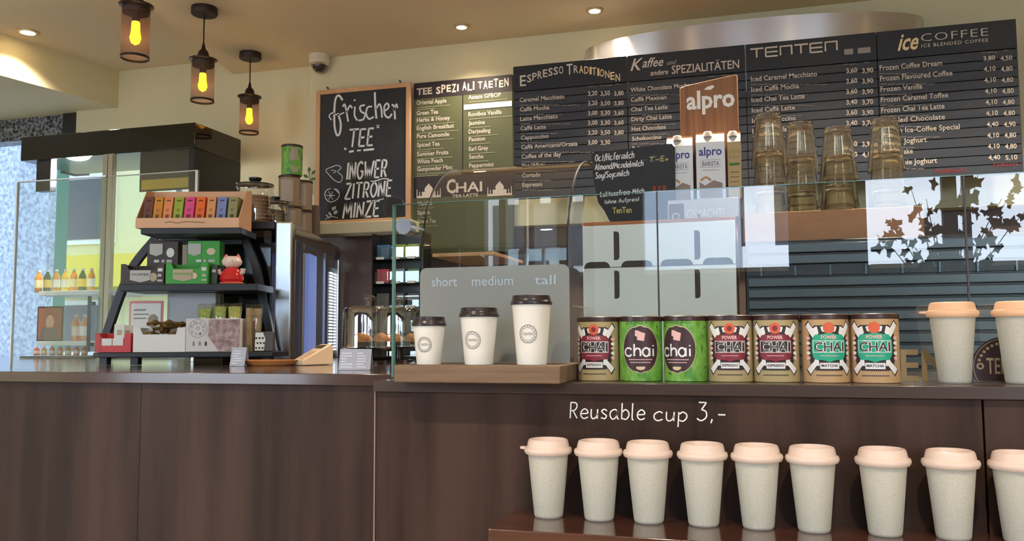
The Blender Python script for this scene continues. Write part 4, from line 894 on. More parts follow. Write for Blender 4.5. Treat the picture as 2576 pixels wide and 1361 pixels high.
for i in range(3):
    for j in range(2): mb.ribbon([(w*(.2+.3*i)+.004*math.cos(k), .165-j*.02+.006*math.sin(k)) for k in range(7)], .001, -.0008, 0)
mb.flat([(w*.1, .115), (w*.9, .115), (w*.9, .125), (w*.1, .125)], -.0008, 1)
for k in range(4): mb.flat([(w*.15, .04+k*.017), (w*.85, .04+k*.017), (w*.85, .042+k*.017), (w*.15, .042+k*.017)], -.0008, 0)
t.part('printed_front', mb, [m_ink, m_gd], smooth=False, local=True)
# espresso machine with slatted back
YM = 3.03
ex0 = W.P(1873, 650, YM).x; ex1 = 2.25; ez = W.P(1990, 603, YM).z
t = Thing('espresso_machine', 'large dark espresso machine, slatted back towards the room, behind the tea cans', 'coffee machine', ((ex0+ex1)/2, YM, zbk), W)
t.part('body', MB().box(ex0, ex1, YM+.02, YM+.5, zbk+.001, ez), m_blackm, bevel=.006)
m_slat = mat('grey_steel_slat', '4b5256', .25, .8); n = 18; h = (ez-zbk-.03)/n
for k in range(n):
    if k == n-3: continue
    t.part('slat', MB().box(ex0+.01, ex1-.01, YM, YM+.018, zbk+.02+k*h+.004, zbk+.02+(k+1)*h-.004), mat('dark_slat', '4c5051', .3, .5), bevel=.002)
zv = zbk+.02+(n-3)*h
gr = t.part('vent_strip', MB().box(ex0+.01, ex1-.01, YM+.008, YM+.018, zv+.003, zv+h-.003), m_black)
for k in range(14): x = ex0+.05+k*.11; t.part('vent_bar', MB().box(x, x+.006, YM+.001, YM+.0075, zv+.002, zv+h-.002), m_slat, gr)
# crate of glasses on the machine
m_crate = wood('pine_crate', 'a06a42', 'bd8658', (3, 10, 10), .5, .1); YX = YM+.05
kx0, kx1 = W.P(1868, 560, YX).x, W.P(2325, 560, YX).x; kz = W.P(1990, 532, YX).z
t = Thing('glass_crate', 'shallow pine crate on the espresso machine holding stacked glasses', 'crate', ((kx0+kx1)/2, YX, ez), W)
t.part('front_board', MB().box(kx0, kx1, YX, YX+.012, ez+.001, kz), m_crate, bevel=.002); t.part('rear_board', MB().box(kx0, kx1, YX+.25, YX+.262, ez+.001, kz), m_crate, bevel=.002)
for x in (kx0, kx1-.012): t.part('end_board', MB().box(x, x+.012, YX+.0125, YX+.2495, ez+.001, kz), m_crate)
t.part('floor_board', MB().box(kx0+.0125, kx1-.0125, YX+.0125, YX+.2495, ez+.001, ez+.010), m_crate)
m_tumbler = mat('warm_tinted_tumbler_glass', 'fff8e8', .03, trans=.985)  # warm lamp glow on the glasses is put into the tint
GH = .185; GK = 1.3
def tumbler(): return [(.049, 0), (.0485, .004), (.0475, .010), (.040, GH*.55), (.0345, GH*.92), (.034, GH-.008), (.0355, GH-.005), (.035, GH), (.028, GH+.001), (.012, GH-.003), (0, GH-.004)]
def tumbler_in(): return [(0, GH-.017), (.032, GH-.016), (.0385, GH*.55), (.046, .006), (.0465, .0)]
first = None
for ci, (u, vt, n, nm) in enumerate(((1932, 290, 3, 'leftmost'), (2012, 311, 3, 'second'), (2106, 323, 3, 'third'), (2225, 301, 3, 'rightmost'))):
    y = YX+(.085 if ci % 2 == 0 else .175); x = W.P(u, vt, y).x; top = W.P(u, vt, y).z; st = (top-GH-ez-.011)/2
    for k in range(n):
        z = ez+.011+k*st; lb = 'upturned ribbed tumbler, %s of the %s stack in the crate' % (('bottom', 'middle', 'top')[k], nm)
        if first is None:
            T = Thing('tumbler', lb, 'glass', (x, y, z), W, 'upturned tumblers stacked in the crate'); c = (x, y, z)
            mb = MB(); m_ = 40; v = []; pr = tumbler()
            mb.lathe([(r_*GK, z_) for r_, z_ in tumbler_in()+pr], c, m_)
            for i, q in enumerate(mb.v):                               # fluted wall
                dx, dy = q[0]-x, q[1]-y; an = math.atan2(dy, dx); r_ = math.hypot(dx, dy)
                if .006 < q[2]-z < GH-.01 and r_ > .02: f = 1+.018*math.cos(an*20); mb.v[i] = (x+dx*f, y+dy*f, q[2])
            T.part('tumbler_wall', mb, m_tumbler); first = T.o
        else: dup(first, (x, y, z), rz=ci*.4+k, label=lb)
# ================================================================ curved glass showcase
SY = 2.55
sx0 = W.P(1062, 640, SY).x; sx1 = W.P(1428, 620, SY).x; szt = W.P(1165, 432, W.X(1165, 432, sx0).y).z; syb = W.X(1168, 440, sx0).y
m_acr = glass('showcase_glass', (.93, .94, .93), 1.7); m_dedge = mat('dark_gasket', '1f1a18', .4)
t = Thing('pastry_showcase', 'curved-front glass pastry showcase with black edging behind the cup stand', 'showcase', ((sx0+sx1)/2, SY, ZC), W)
prof = [(SY-.02, 1.21), (SY, 1.42)]+[]
nc = 12; zlo = W.P(1062, 640, SY).z
for k in range(nc+1):
    a = math.pi/2*k/nc; prof.append((SY+(syb-SY)*(1-math.cos(a)), zlo+(szt-zlo)*math.sin(a)))
prof = [(y, z) for y, z in prof]
v = []; 
for y, z in prof: v += [(sx0, y, z), (sx1, y, z)]
mb = MB().add(v, [(2*i, 2*i+1, 2*i+3, 2*i+2) for i in range(len(prof)-1)]); t.part('curved_glass', mb, m_acr)
for x in (sx0, sx1):
    mb = MB(); mb.add([(x, y, z) for y, z in prof]+[(x, 2.98, szt), (x, 2.98, 1.21)], [tuple(range(len(prof)+2))]); g = t.part('side_glass', mb, m_acr)
    t.part('edge_trim', MB().tube([(x, y, z) for y, z in prof], .004, 6), m_dedge, g)
t.part('top_rail', MB().box(sx0-.003, sx1+.003, syb-.004, syb+.022, szt-.004, szt+.010), mat('bronze_rail', 'a58a68', .2, .8))
t.part('top_glass', MB().box(sx0, sx1, syb+.022, 2.98, szt, szt+.006), m_acr)
zA = W.P(1200, 634, SY+.06).z
t.part('wooden_shelf', MB().box(sx0+.01, sx1-.25, SY+.06, SY+.4, zA-.012, zA), wood('honey_shelf', 'b98a60', 'd0a276', (3, 10, 10), .35), bevel=.002)
t.part('glass_shelf', MB().box(sx0+.01, sx1-.01, SY+.1, SY+.4, 1.40, 1.406), m_acr)
t.part('deck', MB().box(sx0, sx1, SY-.02, 2.98, ZC2+.002, 1.212), m_blackg)
# ================================================================ things at the back, left of the screen
YR = 3.95
zb3 = ZC2+.001
rx0, rx1 = W.P(936, 650, YR).x, W.P(1062, 650, YR).x; rz1 = W.P(940, 588, YR).z; rz0 = zb3
t = Thing('tea_bag_rack', 'black tea bag rack with clear slots, below the chalkboard', 'rack', ((rx0+rx1)/2, YR, rz0), W)
t.part('rack_back', MB().box(rx0, rx1, YR+.10, YR+.12, rz0, rz1), m_black); 
for x in (rx0, rx1-.006): t.part('rack_side', MB().box(x, x+.006, YR, YR+.0995, rz0, rz1), m_black)
nrow = 5; rh = (rz1-rz0-.02)/nrow; cols = ['3c6f9a', '8aa23c', '9aa94a', 'b84a5e', '7c8c96', '5a7a4a']
for r in range(nrow):
    z = rz0+.01+r*rh
    t.part('rack_shelf', MB().box(rx0+.0065, rx1-.0065, YR+.002, YR+.099, z, z+.005), m_black)
    for c in range(3):
        xa_ = rx0+.012+c*(rx1-rx0-.02)/3; xb2 = xa_+(rx1-rx0-.02)/3-.01
        if r >= 2:
            cc_ = cols[(r*3+c) % 6] if r >= 3 else '55585c'
            pk = t.part('tea_packets', MB().box(xa_+.004, xb2-.004, YR+.02, YR+.09, z+.006, z+rh*.62), mat('packet_'+cc_, cc_, .4), bevel=.004)
            t.part('name_tag', MB().box(xa_+.012, xb2-.02, YR-.002, YR+.001, z+.0006, z+.012), m_whitem, pk)
        t.part('clear_front', MB().box(xa_, xb2, YR+.004, YR+.006, z+.006, z+rh*.5), m_gl2)
# glass cake domes
m_ste = mat('cake_stand', '3a3234', .2, .5); m_cro = mat('pastry', 'c98a52', .6, noise=.5, scale=(40, 40, 40), col2='9c5a30')
def cake_dome(u0, u1, label, y, vt=768):
    p0 = W.P(u0, 880, y); p1 = W.P(u1, 880, y); x = (p0.x+p1.x)/2; R = (p1.x-p0.x)/2*.97; z = zb3; z0 = z+.07; zt2 = W.P((u0+u1)/2, vt, y).z
    t = Thing('cake_dome', label, 'cake stand', (x, y, z), W, 'glass cake domes on the left counter')
    t.part('foot', MB().lathe([(0, 0), (R*.6, 0), (R*.58, .006), (.02, .012), (.016, .06), (0, .062)], (x, y, z), 32), m_ste)
    t.part('plate', MB().lathe([(0, .0), (R*.9, 0), (R*1.03, .006), (R*1.03, .010), (0, .010)], (x, y, z0-.010), 40), m_chrome)
    H = zt2-z0
    t.part('cover', MB().lathe([(R, .001), (R*.995, H*.80), (R*.96, H*.90), (R*.85, H*.955), (R*.4, H*.995), (.02, H)], (x, y, z0), 44), m_dome)
    t.part('cover_knob', MB().lathe([(.012, 0), (.010, .008), (.024, .022), (.027, .034), (.018, .042), (0, .043)], (x, y, z0+H), 24), m_dome)
    rr = random.Random(u0)
    for k in range(3):
        a = k*2.094+.5; r_ = R*.5; c = (x+r_*math.cos(a), y+r_*math.sin(a), z0+.001)
        mb = MB(); pts = [(c[0]-.036+.072*i/8, c[1]+.008*math.sin(i*.9+k), c[2]+.024+.012*math.sin(math.pi*i/8)) for i in range(9)]
        mb.tube(pts, [.005+.015*math.sin(math.pi*i/8)**.7 for i in range(9)], 10)
        o = solo('croissant', mb, m_cro, 'golden croissant under the %s glass dome, %s of the three' % ('left' if u0 < 900 else 'right', ('rear right', 'rear left', 'front')[k]), 'pastry', c, W, 'croissants under the glass domes')
cake_dome(866, 988, 'glass cake dome with knob, left one of the two beside the card terminal', 3.25)
cake_dome(948, 1062, 'glass cake dome with knob, right one partly behind the glass screen edge', 3.62)
# ================================================================ plant mirrored in the screen
m_leaf = mat('dark_brown_leaf', '2a1f18', .6); m_stem = mat('thin_branch', '2a2420', .7)
DP = 2.0; pc = mir(2380, 720, DP)
t = Thing('autumn_branches', 'tall vase of leafy autumn branches, mirrored dark in the glass screen', 'plant', (pc.x, -DP, 0))
t.part('vase', MB().lathe([(0, 0), (.12, 0), (.16, .3), (.17, .7), (.10, 1.25), (.11, 1.35), (.10, 1.35), (.09, 1.25)], (pc.x, -DP, 0), 28), m_blackg)
rr = random.Random(11); sm = MB(); tips = []
for k, (u, v) in enumerate(((2205, 590), (2240, 560), (2290, 470), (2330, 500), (2370, 455), (2400, 600), (2440, 500), (2460, 440), (2520, 500), (2560, 460), (2590, 520), (2300, 620), (2350, 560), (2420, 450), (2500, 560))):
    e = mir(u, v, DP+rr.uniform(-.15, .15)); a = Vector((pc.x, -DP, 1.33)); m1 = a.lerp(e, .5)+Vector((0, 0, .08)); pts = [a, a.lerp(m1, .6), m1, m1.lerp(e, .5)+Vector((0, 0, .02)), e]; sm.tube(pts, [.006, .005, .004, .003, .002], 6)
    for j in range(9):
        s_ = rr.uniform(.35, 1); q = a.lerp(e, s_)+Vector((rr.uniform(-.06, .06), rr.uniform(-.05, .05), .08*math.sin(s_*3.1)+rr.uniform(-.05, .05))); tips.append(q)
t.part('branches', sm, m_stem)
lm = MB(); 
for k in range(9):
    a = k*2*math.pi/9; r_ = .05 if k % 2 == 0 else .026
    lm.v.append((r_*math.cos(a), rr.uniform(-.004, .004), r_*math.sin(a)*.8))
lm.f = [tuple(range(9))]; lm.m = [0]; leafme = lm.mesh('leaf', m_leaf, smooth=False)
for q in tips:
    o = bpy.data.objects.new('leaf', leafme); COL.objects.link(o); o.parent = t.o; o.location = q-Vector((pc.x, -DP, 0)); o.rotation_euler = (rr.uniform(-.6, .6), rr.uniform(0, 6), rr.uniform(-.6, .6)); s_ = rr.uniform(.6, 1.25); o.scale = (s_, s_, s_)
# ================================================================ drinks cooler on the left
YD = 4.0
c0 = W.P(52, 350, YD); c1 = W.P(490, 307, YD); xd0, xd1 = c0.x, c1.x; zd = c1.z; dpt = .44; z0 = ZC2+.001
t = Thing('drinks_cooler', 'tall black and glass drinks cooler with bottles, in the left corner', 'cooler', ((xd0+xd1)/2, YD, z0), W)
zh = W.P(480, 372, YD).z
t.part('top_header', MB().box(xd0, xd1, YD+.004, YD+dpt, zh, zd), m_blackg, bevel=.004)
t.part('side_wall', MB().box(xd1-.03, xd1, YD+.004, YD+dpt, z0, zh-.001), m_blackm)
xl0 = W.P(90, 400, YD).x; xl1 = W.P(126, 400, YD).x
t.part('front_post', MB().box(xl0, xl1, YD+.008, YD+.05, W.P(108, 480, YD).z, zh-.001), m_blackm)
xp = W.P(346, 420, YD).x; zp = W.P(400, 478, YD).z
t.part('dark_panel', MB().box(xp, xd1-.031, YD+.02, YD+.03, zp, zh-.001), m_black)
t.part('lamp_sign', MB().box(W.P(352, 440, YD).x, W.P(470, 440, YD).x, YD+.014, YD+.019, W.P(400, 474, YD).z, W.P(400, 449, YD).z), mat('yellow_sign', 'b89a2c', .4))
xm0, xm1 = W.P(254, 600, YD).x, W.P(278, 600, YD).x
for i, (a, b) in enumerate(((xl1+.001, xm0-.002), (xm1+.002, xd1-.031))):
    d = t.part('glass_door', MB().box(a, b, YD, YD+.006, z0+.02, zh-.002), m_gl2)
    u0, u1 = ((221, 227), (246, 252))[0] if i == 0 else ((280, 287), (0, 0))[0]
    hz0, hz1 = W.P(224, 885, YD-.04).z, W.P(224, 745, YD-.04).z; hx = W.P(u0, 800, YD-.04).x
    t.part('door_handle', MB().box(hx, hx+.014, YD-.045, YD-.031, hz0, hz1).box(hx, hx+.014, YD-.031, YD-.0005, hz0+.03, hz0+.05).box(hx, hx+.014, YD-.031, YD-.0005, hz1-.05, hz1-.03), m_dsteel, d)
for a, b in ((xm0, (xm0+xm1)/2-.002), ((xm0+xm1)/2+.002, xm1)): t.part('centre_post', MB().box(a, b, YD-.004, YD+.03, z0, zh-.001), m_steel)
shz = [W.P(150, v, YD).z for v in (740, 868)]
m_shl = mat('lit_white_shelf', 'dfe9ea', .35)
for z in shz: t.part('shelf', MB().box(xl0+.001, xm0-.003, YD+.055, YD+.36, z-.004, z+.022), m_shl, bevel=.002); t.part('shelf', MB().box(xm1+.003, xd1-.032, YD+.055, YD+.36, z-.004, z+.022), m_shl, bevel=.002)
t.part('floor_panel', MB().box(xd0, xd1-.031, YD+.055, YD+dpt, z0, z0+.012), m_dsteel)
m_bcap = {}
def bottle(x, y, z, r, h, col, label, grp, cap='d8dadc', lab='e6d9b0'):
    t = Thing('drink_bottle', label, 'bottle', (x, y, z), W, grp); c = (x, y, z)
    t.part('bottle_body', MB().lathe([(0, .002), (r*.9, 0), (r, .006), (r, h*.62), (r*.85, h*.72), (r*.42, h*.86), (r*.40, h*.92), (0, h*.92)], c, 18), mat('bottle_'+col, col, .12, coat=.6))
    t.part('cap', MB().lathe([(r*.46, h*.90), (r*.46, h), (0, h)], c, 14), mat('cap_'+cap, cap, .4)); t.part('paper_label', MB().lathe([(r*1.01, h*.2), (r*1.01, h*.55)], c, 18), mat('label_'+lab, lab, .5)); return t.o
def row(zb, us, r, h, cols, where, labs, y=YD+.15):
    for k, u in enumerate(us):
        x = W.P(u, 700, y).x; cn, cc, lb = cols[k % len(cols)]
        bottle(x, y, zb+.0225, r, h, cc, '%s bottle on the %s of the cooler, %s' % (cn, where, labs[k]), 'bottles on the %s of the cooler' % where, lab=lb)
ordn = ['leftmost', 'second from left', 'third from left', 'fourth from left', 'fifth from left', 'sixth from left', 'rightmost by the post']
row(shz[0], [98, 120, 142, 164, 186, 208, 230], .021, .135, [('orange', 'd88a2c', 'f2e2a8'), ('dark green', '3f5a30', 'e9c95a'), ('amber', 'c89030', 'ede6d0'), ('yellow', 'e8c23a', 'f4efd8')], 'upper shelf', ordn)
row(shz[1], [112, 135, 196, 218], .024, .155, [('orange', 'e0742a', 'f2c24a'), ('dark', '4a3a34', 'f0b030'), ('peach', 'e6a27a', 'f2e0d0'), ('pale orange', 'eab08a', 'ffffff')], 'middle shelf', ['leftmost', 'beside the promotional picture', 'right of the promotional picture', 'nearest the door post'])
row(z0-.007, [100, 118, 138, 158, 178, 199, 219], .017, .052, [('red', 'd8402e', 'f6d9b0'), ('orange', 'f08a3a', 'fff0c8'), ('pink-orange', 'ea6a4a', 'ffe4d0')], 'floor', ordn)
# promotional picture on the middle shelf (flat print, plain warm shapes)
yp = YD+.11; a = W.P(92, 851, yp); b = W.P(160, 770, yp); mb = MB().box(a.x, b.x, yp, yp+.004, shz[1]+.0225, b.z)
mb.flat([(a.x+.01, shz[1]+.03), (b.x-.01, shz[1]+.03), (b.x-.01, b.z-.01), (a.x+.01, b.z-.01)], yp-.001, 1)
cx_, cz_ = (a.x+b.x)/2, (a.z+b.z)/2; mb.flat([(cx_+.03*math.cos(k*.449), cz_+.042*math.sin(k*.449)) for k in range(14)], yp-.0015, 2); mb.flat([(a.x+.015, shz[1]+.03), (b.x-.015, shz[1]+.03), (b.x-.04, cz_-.03), (a.x+.04, cz_-.03)], yp-.0018, 3)
solo('promotional_picture', mb, [m_black, mat('poster_rust', 'a8583a', .5), mat('poster_skin_tone', 'e8b494', .5), mat('poster_grey', '6a5a58', .5)], 'small warm-toned promotional picture standing on the middle shelf of the cooler', 'picture', ((a.x+b.x)/2, yp, shz[1]+.0225), smooth=False)
# glass screens at the front and middle of the left counter
Y1, Y2 = 2.42, 3.5
xg0, xg1 = W.P(27, 900, Y1).x, W.P(252, 900, Y1).x; zg1 = W.P(140, 453, Y1).z
t = Thing('counter_glass', 'clear glass screen at the left end of the service counter', 'screen', ((xg0+xg1)/2, Y1, z0), W)
t.part('glass_pane', MB().box(xg0, xg1, Y1, Y1+.008, z0, zg1), m_glass); t.part('top_edge', MB().box(xg0, xg1, Y1-.001, Y1+.009, zg1, zg1+.004), m_steel)
t.part('side_edge', MB().box(xg0-.005, xg0, Y1-.001, Y1+.009, z0, zg1), m_steel)
xg2 = W.P(250, 440, Y2).x; xg3 = W.P(492, 430, Y2).x; zg2 = W.P(490, 430, Y2).z
t = Thing('rear_counter_glass', 'clear glass screen with bright edge standing behind the snack rack', 'screen', ((xg2+xg3)/2, Y2, z0), W)
t.part('glass_pane', MB().box(xg2, xg3, Y2, Y2+.008, z0, zg2), m_glass); t.part('top_edge', MB().box(xg2, xg3, Y2-.001, Y2+.009, zg2, zg2+.004), m_steel)
t.part('bright_edge', MB().box(xg3, xg3+.014, Y2-.002, Y2+.010, z0, zg2+.004), m_steel)
# ================================================================ pastry fridge (turned with the counter corner)
BF = 3.86
f0, f1, f2 = V.P(560, 600, BF).x, V.P(692, 600, BF).x, V.P(735, 600, BF).x; zft = V.P(700, 557, BF).z; b1 = 4.95
t = Thing('pastry_fridge', 'black fridge vitrine with steel corner post and glass side, centre left', 'fridge', ((f0+f2)/2, BF, z0), V)
t.part('body', MB().box(f0, f1-.02, BF+.02, BF+.5, z0, zft-.035), m_blackg, bevel=.004)
t.part('top_board', MB().box(f0, f1-.001, BF, b1, zft-.034, zft), m_blackm, bevel=.003)
mb = MB(); mb.prism([(f2-.06, zft-.075), (f2-.004, zft-.075), (f2+.002, zft-.03), (f2-.008, zft-.004), (f2-.02, zft), (f2-.06, zft)], BF+.062, b1); t.part('rounded_canopy', mb, wood('bronze_canopy', '3b322c', '544840', (20, 1, 20), .15, coat=.6))
t.part('top_board_inner', MB().box(f1, f2-.061, BF+.062, b1, zft-.034, zft), m_blackm)
t.part('corner_post', MB().box(f1-.001, f2, BF, BF+.06, z0, zft), m_steel, bevel=.008)
def bside(u): return V.X(u, 700, f2).y
for u0, u1, m in ((743, 751, m_steel), (757, 762, m_steel), (818, 824, m_steel), (866, 878, m_dsteel)):
    t.part('side_post', MB().box(f2-.012, f2, bside(u0), bside(u1), z0, zft-.076), m)
t.part('rear_post', MB().box(f2-.03, f2+.004, b1-.05, b1, z0, zft-.076), m_steel, bevel=.004)
t.part('side_glass', MB().box(f2-.006, f2-.002, bside(763), bside(817), z0, zft-.076), m_gl2); t.part('side_glass', MB().box(f2-.006, f2-.002, bside(825), bside(865), z0, zft-.076), m_gl2)
t.part('blue_light_panel', MB().box(f2-.05, f2-.03, bside(792), bside(811), z0+.02, zft-.10), mat('blue_light', '8fa0dc', .4, emit='7f95e8', es=.4))
lb = t.part('led_holder', MB().box(f2-.035, f2-.02, bside(834), bside(860), z0+.02, zft-.13), m_dsteel); ml = mat('white_led', 'ffffff', .4, emit='eef2ff', es=2.5)
mb = MB(); 
for k in range(26):
    z = z0+.04+k*(zft-.19-z0)/26
    for u in (838, 849): mb.box(f2-.0195, f2-.016, bside(u), bside(u+7), z, z+.008)
o = t.part('led_dots', mb, ml, lb); o['kind'] = 'stuff'
for v in (730, 838): z = V.P(790, v, bside(790)).z; t.part('inner_shelf', MB().box(f1, f2-.06, bside(752), b1-.06, z-.004, z+.002), m_gl2)
# ================================================================ jars, cans, vase on top of the fridge
m_jar = glass('jar_glass', (.88, .90, .90), 2.8); m_cook = mat('cookie_brown', '8a5a34', .7, noise=.5, scale=(60, 60, 60), col2='6a3f22'); m_choc = mat('dark_cookie', '33221c', .7)
def jar(u, b, R, H, label, dark):
    x = V.P(u, 500, b).x; z = zft+.001; c = (x, b, z)
    t = Thing('biscuit_jar', label, 'jar', c, V, 'glass biscuit jars on the fridge top')
    t.part('jar_glass', MB().lathe([(0, .001), (R*.95, 0), (R, .01), (R, H*.74), (R*.93, H*.80), (R*.93, H*.84), (R, H*.88), (R*.98, H*.93), (R*.9, H*.94)], c, 36), m_jar)
    t.part('lid', MB().lathe([(R*.9, H*.935), (R*.98, H*.94), (R*.98, H*.955), (R*.5, H*.985), (R*.28, H*.99), (R*.26, H*1.03), (R*.34, H*1.07), (R*.34, H*1.11), (0, H*1.12)], c, 36), m_black)
    n = 8
    for k in range(n):
        zz = z+.008+k*H*.66/n; r_ = R*.88
        if dark: t2 = [(0, 0), (r_*.8, 0), (r_*.9, H*.03), (r_*.8, H*.06), (0, H*.06)]
        else: t2 = [(0, 0), (r_*.9, 0), (r_, .006), (r_*.95, H*.055), (0, H*.058)]
        solo('cookie', MB().lathe(t2, (x+.004*math.cos(k*2), b+.004*math.sin(k*2.3), zz), 24), m_choc if dark else m_cook, ('dark cookie' if dark else 'round brown cookie')+', %s in the stack inside the %s jar' % (('lowest', 'second from bottom', 'third from bottom', 'fourth from bottom', 'fourth from top', 'third from top', 'second from top', 'topmost')[k], 'small rear' if dark else 'large front'), 'cookie', (x, b, zz), V, 'dark cookies in the rear jar' if dark else 'brown cookies in the front jar')
jar(641, 4.02, .088, .205, 'large glass jar of stacked brown cookies with black knob lid', False)
jar(693, 4.30, .070, .165, 'smaller glass jar of dark cookies behind the large jar', True)
G2 = 'stacked cans on the fridge top'
def vcan(u, b, k, kind, lb, sh):
    x = V.P(u, 500, b).x; w = V.world((x, b, 0)); can(0, kind, lb, G2, sh, w.x, w.y, zft+.001+k*(CH+.004), back=True)
vcan(733, 4.48, 0, 'red', 'tan can turned away, bottom of the stack under the green can', 2.4); vcan(727, 4.48, 1, 'red', 'tan can turned away, middle of the stack right under the green can', 2.2); vcan(733, 4.48, 2, 'green', 'green can turned away, on top of the stack on the fridge', 2.0)
vcan(760, 4.63, 0, 'teal', 'lower tan can of the rear pair beside the white vase', 2.6); vcan(760, 4.63, 1, 'teal', 'upper tan can of the rear pair beside the white vase', 2.6)
l = bpy.data.lights.new('cooler_fill_light', 'POINT'); l.energy = 7*LAMP; l.color = (1, .97, .92); l.shadow_soft_size = .08  # added fill light without a fixture, brightens the cooler interior
o = bpy.data.objects.new('cooler_fill_light', l); COL.objects.link(o); o.location = ((xd0+xm0)/2, YD+.12, zh-.06)
pb0, pb1 = V.P(762, 550, 4.71).x, V.P(799, 550, 4.71).x; hb = V.P(780, 516, 4.71).z
solo('brown_carton', MB().box(pb0, pb1, 4.71, 4.77, zft+.001, hb), mat('brown_carton', '6e594a', .6), 'small plain brown carton at the rear end of the fridge top', 'box', ((pb0+pb1)/2, 4.71, zft+.001), V, bevel=.002)
vx = V.P(779, 490, 4.74).x; c = (vx, 4.74, hb+.001)
t = Thing('sprig_vase', 'little white bottle vase with green leaf sprig beside the chalkboard', 'vase', c, V)
t.part('vase_body', MB().lathe([(0, 0), (.022, 0), (.026, .01), (.025, .05), (.011, .075), (.010, .10), (.013, .104), (.009, .10)], c, 20), m_white)
t.part('stem', MB().tube([(vx, 4.74, hb+.09), (vx+.004, 4.74, hb+.14), (vx-.006, 4.74, hb+.19)], .002, 6), m_gd)
for dx, dz, a in ((.016, .15, .3), (-.02, .165, 2.6), (-.004, .20, 1.6), (.018, .185, .9), (-.018, .13, 3.4)):
    mb = MB(); mb.flat([(vx+dx+.020*math.cos(a+q)*k_, hb+dz+.020*math.sin(a+q)*k_) for q, k_ in ((0, 1), (.8, .6), (1.6, .45), (3.14, .8), (4.7, .45), (5.5, .6))], 4.739); t.part('leaf', mb, mat('sprig_green', '4f6a34', .5))
# ================================================================ snack rack
BR = 3.50
def vb(u0, u1, v0, v1, b, d, mb=None):
    p = V.P((u0+u1)/2, v0, b); q = V.P((u0+u1)/2, v1, b); x0 = V.P(u0, (v0+v1)/2, b).x; x1 = V.P(u1, (v0+v1)/2, b).x
    return (mb or MB()).box(x0, x1, b, b+d, q.z, p.z)
zz = lambda u, v, b: V.P(u, v, b).z
t = Thing('snack_rack', 'black three-tier counter rack full of teas, waffles and sweets', 'rack', (V.P(460, 900, BR).x, BR, z0), V)
m_rack = mat('rack_black', '1d1f22', .4)
def shelf(u0, u1, v0, v1, b, d): 
    z1 = zz(460, v0, b); z_ = zz(460, v1, b); return MB().box(V.P(u0, 700, b).x, V.P(u1, 700, b).x, b, b+d, z_, z1), z1
s1, zs1 = shelf(240, 688, 886, 899, BR, .26); s2, zs2 = shelf(303, 648, 714, 732, BR+.06, .24); s3, zs3 = shelf(350, 604, 573, 589, BR+.10, .22)
for s_ in (s1, s2, s3): t.part('shelf', s_, m_rack, bevel=.003)
for u in (262, 340, 600, 672): x = V.P(u, 900, BR+.03).x; t.part('foot', MB().box(x-.015, x+.015, BR+.02, BR+.06, z0, zz(460, 899, BR)-.001), m_black)
def arm(pts, b, w=.03):
    mb = MB(); ps = [V.P(u, v, b) for u, v in smooth_pts(pts, 4)]
    for p, q in zip(ps, ps[1:]):
        d = (q-p); nrm = Vector((-d.z, 0, d.x)).normalized()*.016; mb.add([(p.x-nrm.x, b, p.z-nrm.z), (p.x+nrm.x, b, p.z+nrm.z), (q.x+nrm.x, b, q.z+nrm.z), (q.x-nrm.x, b, q.z-nrm.z), (p.x-nrm.x, b+w, p.z-nrm.z), (p.x+nrm.x, b+w, p.z+nrm.z), (q.x+nrm.x, b+w, q.z+nrm.z), (q.x-nrm.x, b+w, q.z-nrm.z)], [(0, 1, 2, 3), (4, 7, 6, 5), (0, 4, 5, 1), (2, 6, 7, 3), (1, 5, 6, 2), (0, 3, 7, 4)])
    return mb
t.part('side_frame', arm([(250, 888), (272, 820), (302, 735), (335, 665), (390, 598)], BR+.30), m_rack); t.part('side_frame', arm([(686, 888), (672, 810), (655, 735), (640, 665), (612, 598)], BR+.30), m_rack)
t.part('rear_bar', MB().box(V.P(390, 600, BR+.3).x, V.P(612, 600, BR+.3).x, BR+.28, BR+.30, zs3-.05, zs3-.03), m_rack)
# tea display box on the top tier
m_card = mat('peach_cardboard', 'dcae88', .6); m_cardi = mat('inner_cardboard', '7a6650', .7)
bb = BR+.11; x0 = V.P(341, 560, bb).x; x1 = V.P(601, 560, bb).x; zb = zs3+.001; zlp = zz(460, 548, bb); zbk_ = zz(500, 482, bb+.17)
t = Thing('tea_display_box', 'peach cardboard display box holding nine coloured tea boxes on the top tier', 'display box', ((x0+x1)/2, bb, zb), V)
t.part('front_lip', MB().box(x0, x1, bb, bb+.003, zb, zlp), m_card); t.part('base', MB().box(x0, x1, bb+.0035, bb+.17, zb, zb+.003), m_card); t.part('back_wall', MB().box(x0, x1, bb+.171, bb+.174, zb, zbk_), m_card)
for x in (x0, x1-.003):
    mb = MB(); mb.prism([(bb+.0035, zb+.0035), (bb+.170, zb+.0035), (bb+.170, zbk_), (bb+.10, zbk_-.01), (bb+.0035, zlp)], x, x+.003, 'x'); t.part('side_wall', mb, m_card)
mb = MB(); pts = [V.P(u, v, bb-.001) for u, v in smooth_pts([(415, 560), (430, 558), (445, 561), (470, 558), (515, 560)])]; mb.ribbon([(p.x, p.z) for p in pts], .004, bb-.001); t.part('printed_line', mb, mat('brown_ink', '8a6a4c', .6))
tb = [(357, 380, '6b4038', 'dark brown'), (382, 404, 'c8892f', 'amber'), (407, 429, 'dc8a5a', 'salmon'), (433, 456, '93a83c', 'lime green'), (460, 484, 'd84a86', 'pink'), (488, 511, 'e2682c', 'orange'), (516, 538, 'cf9560', 'tan'), (542, 565, '7a86b8', 'blue'), (570, 593, '8f8c62', 'olive')]
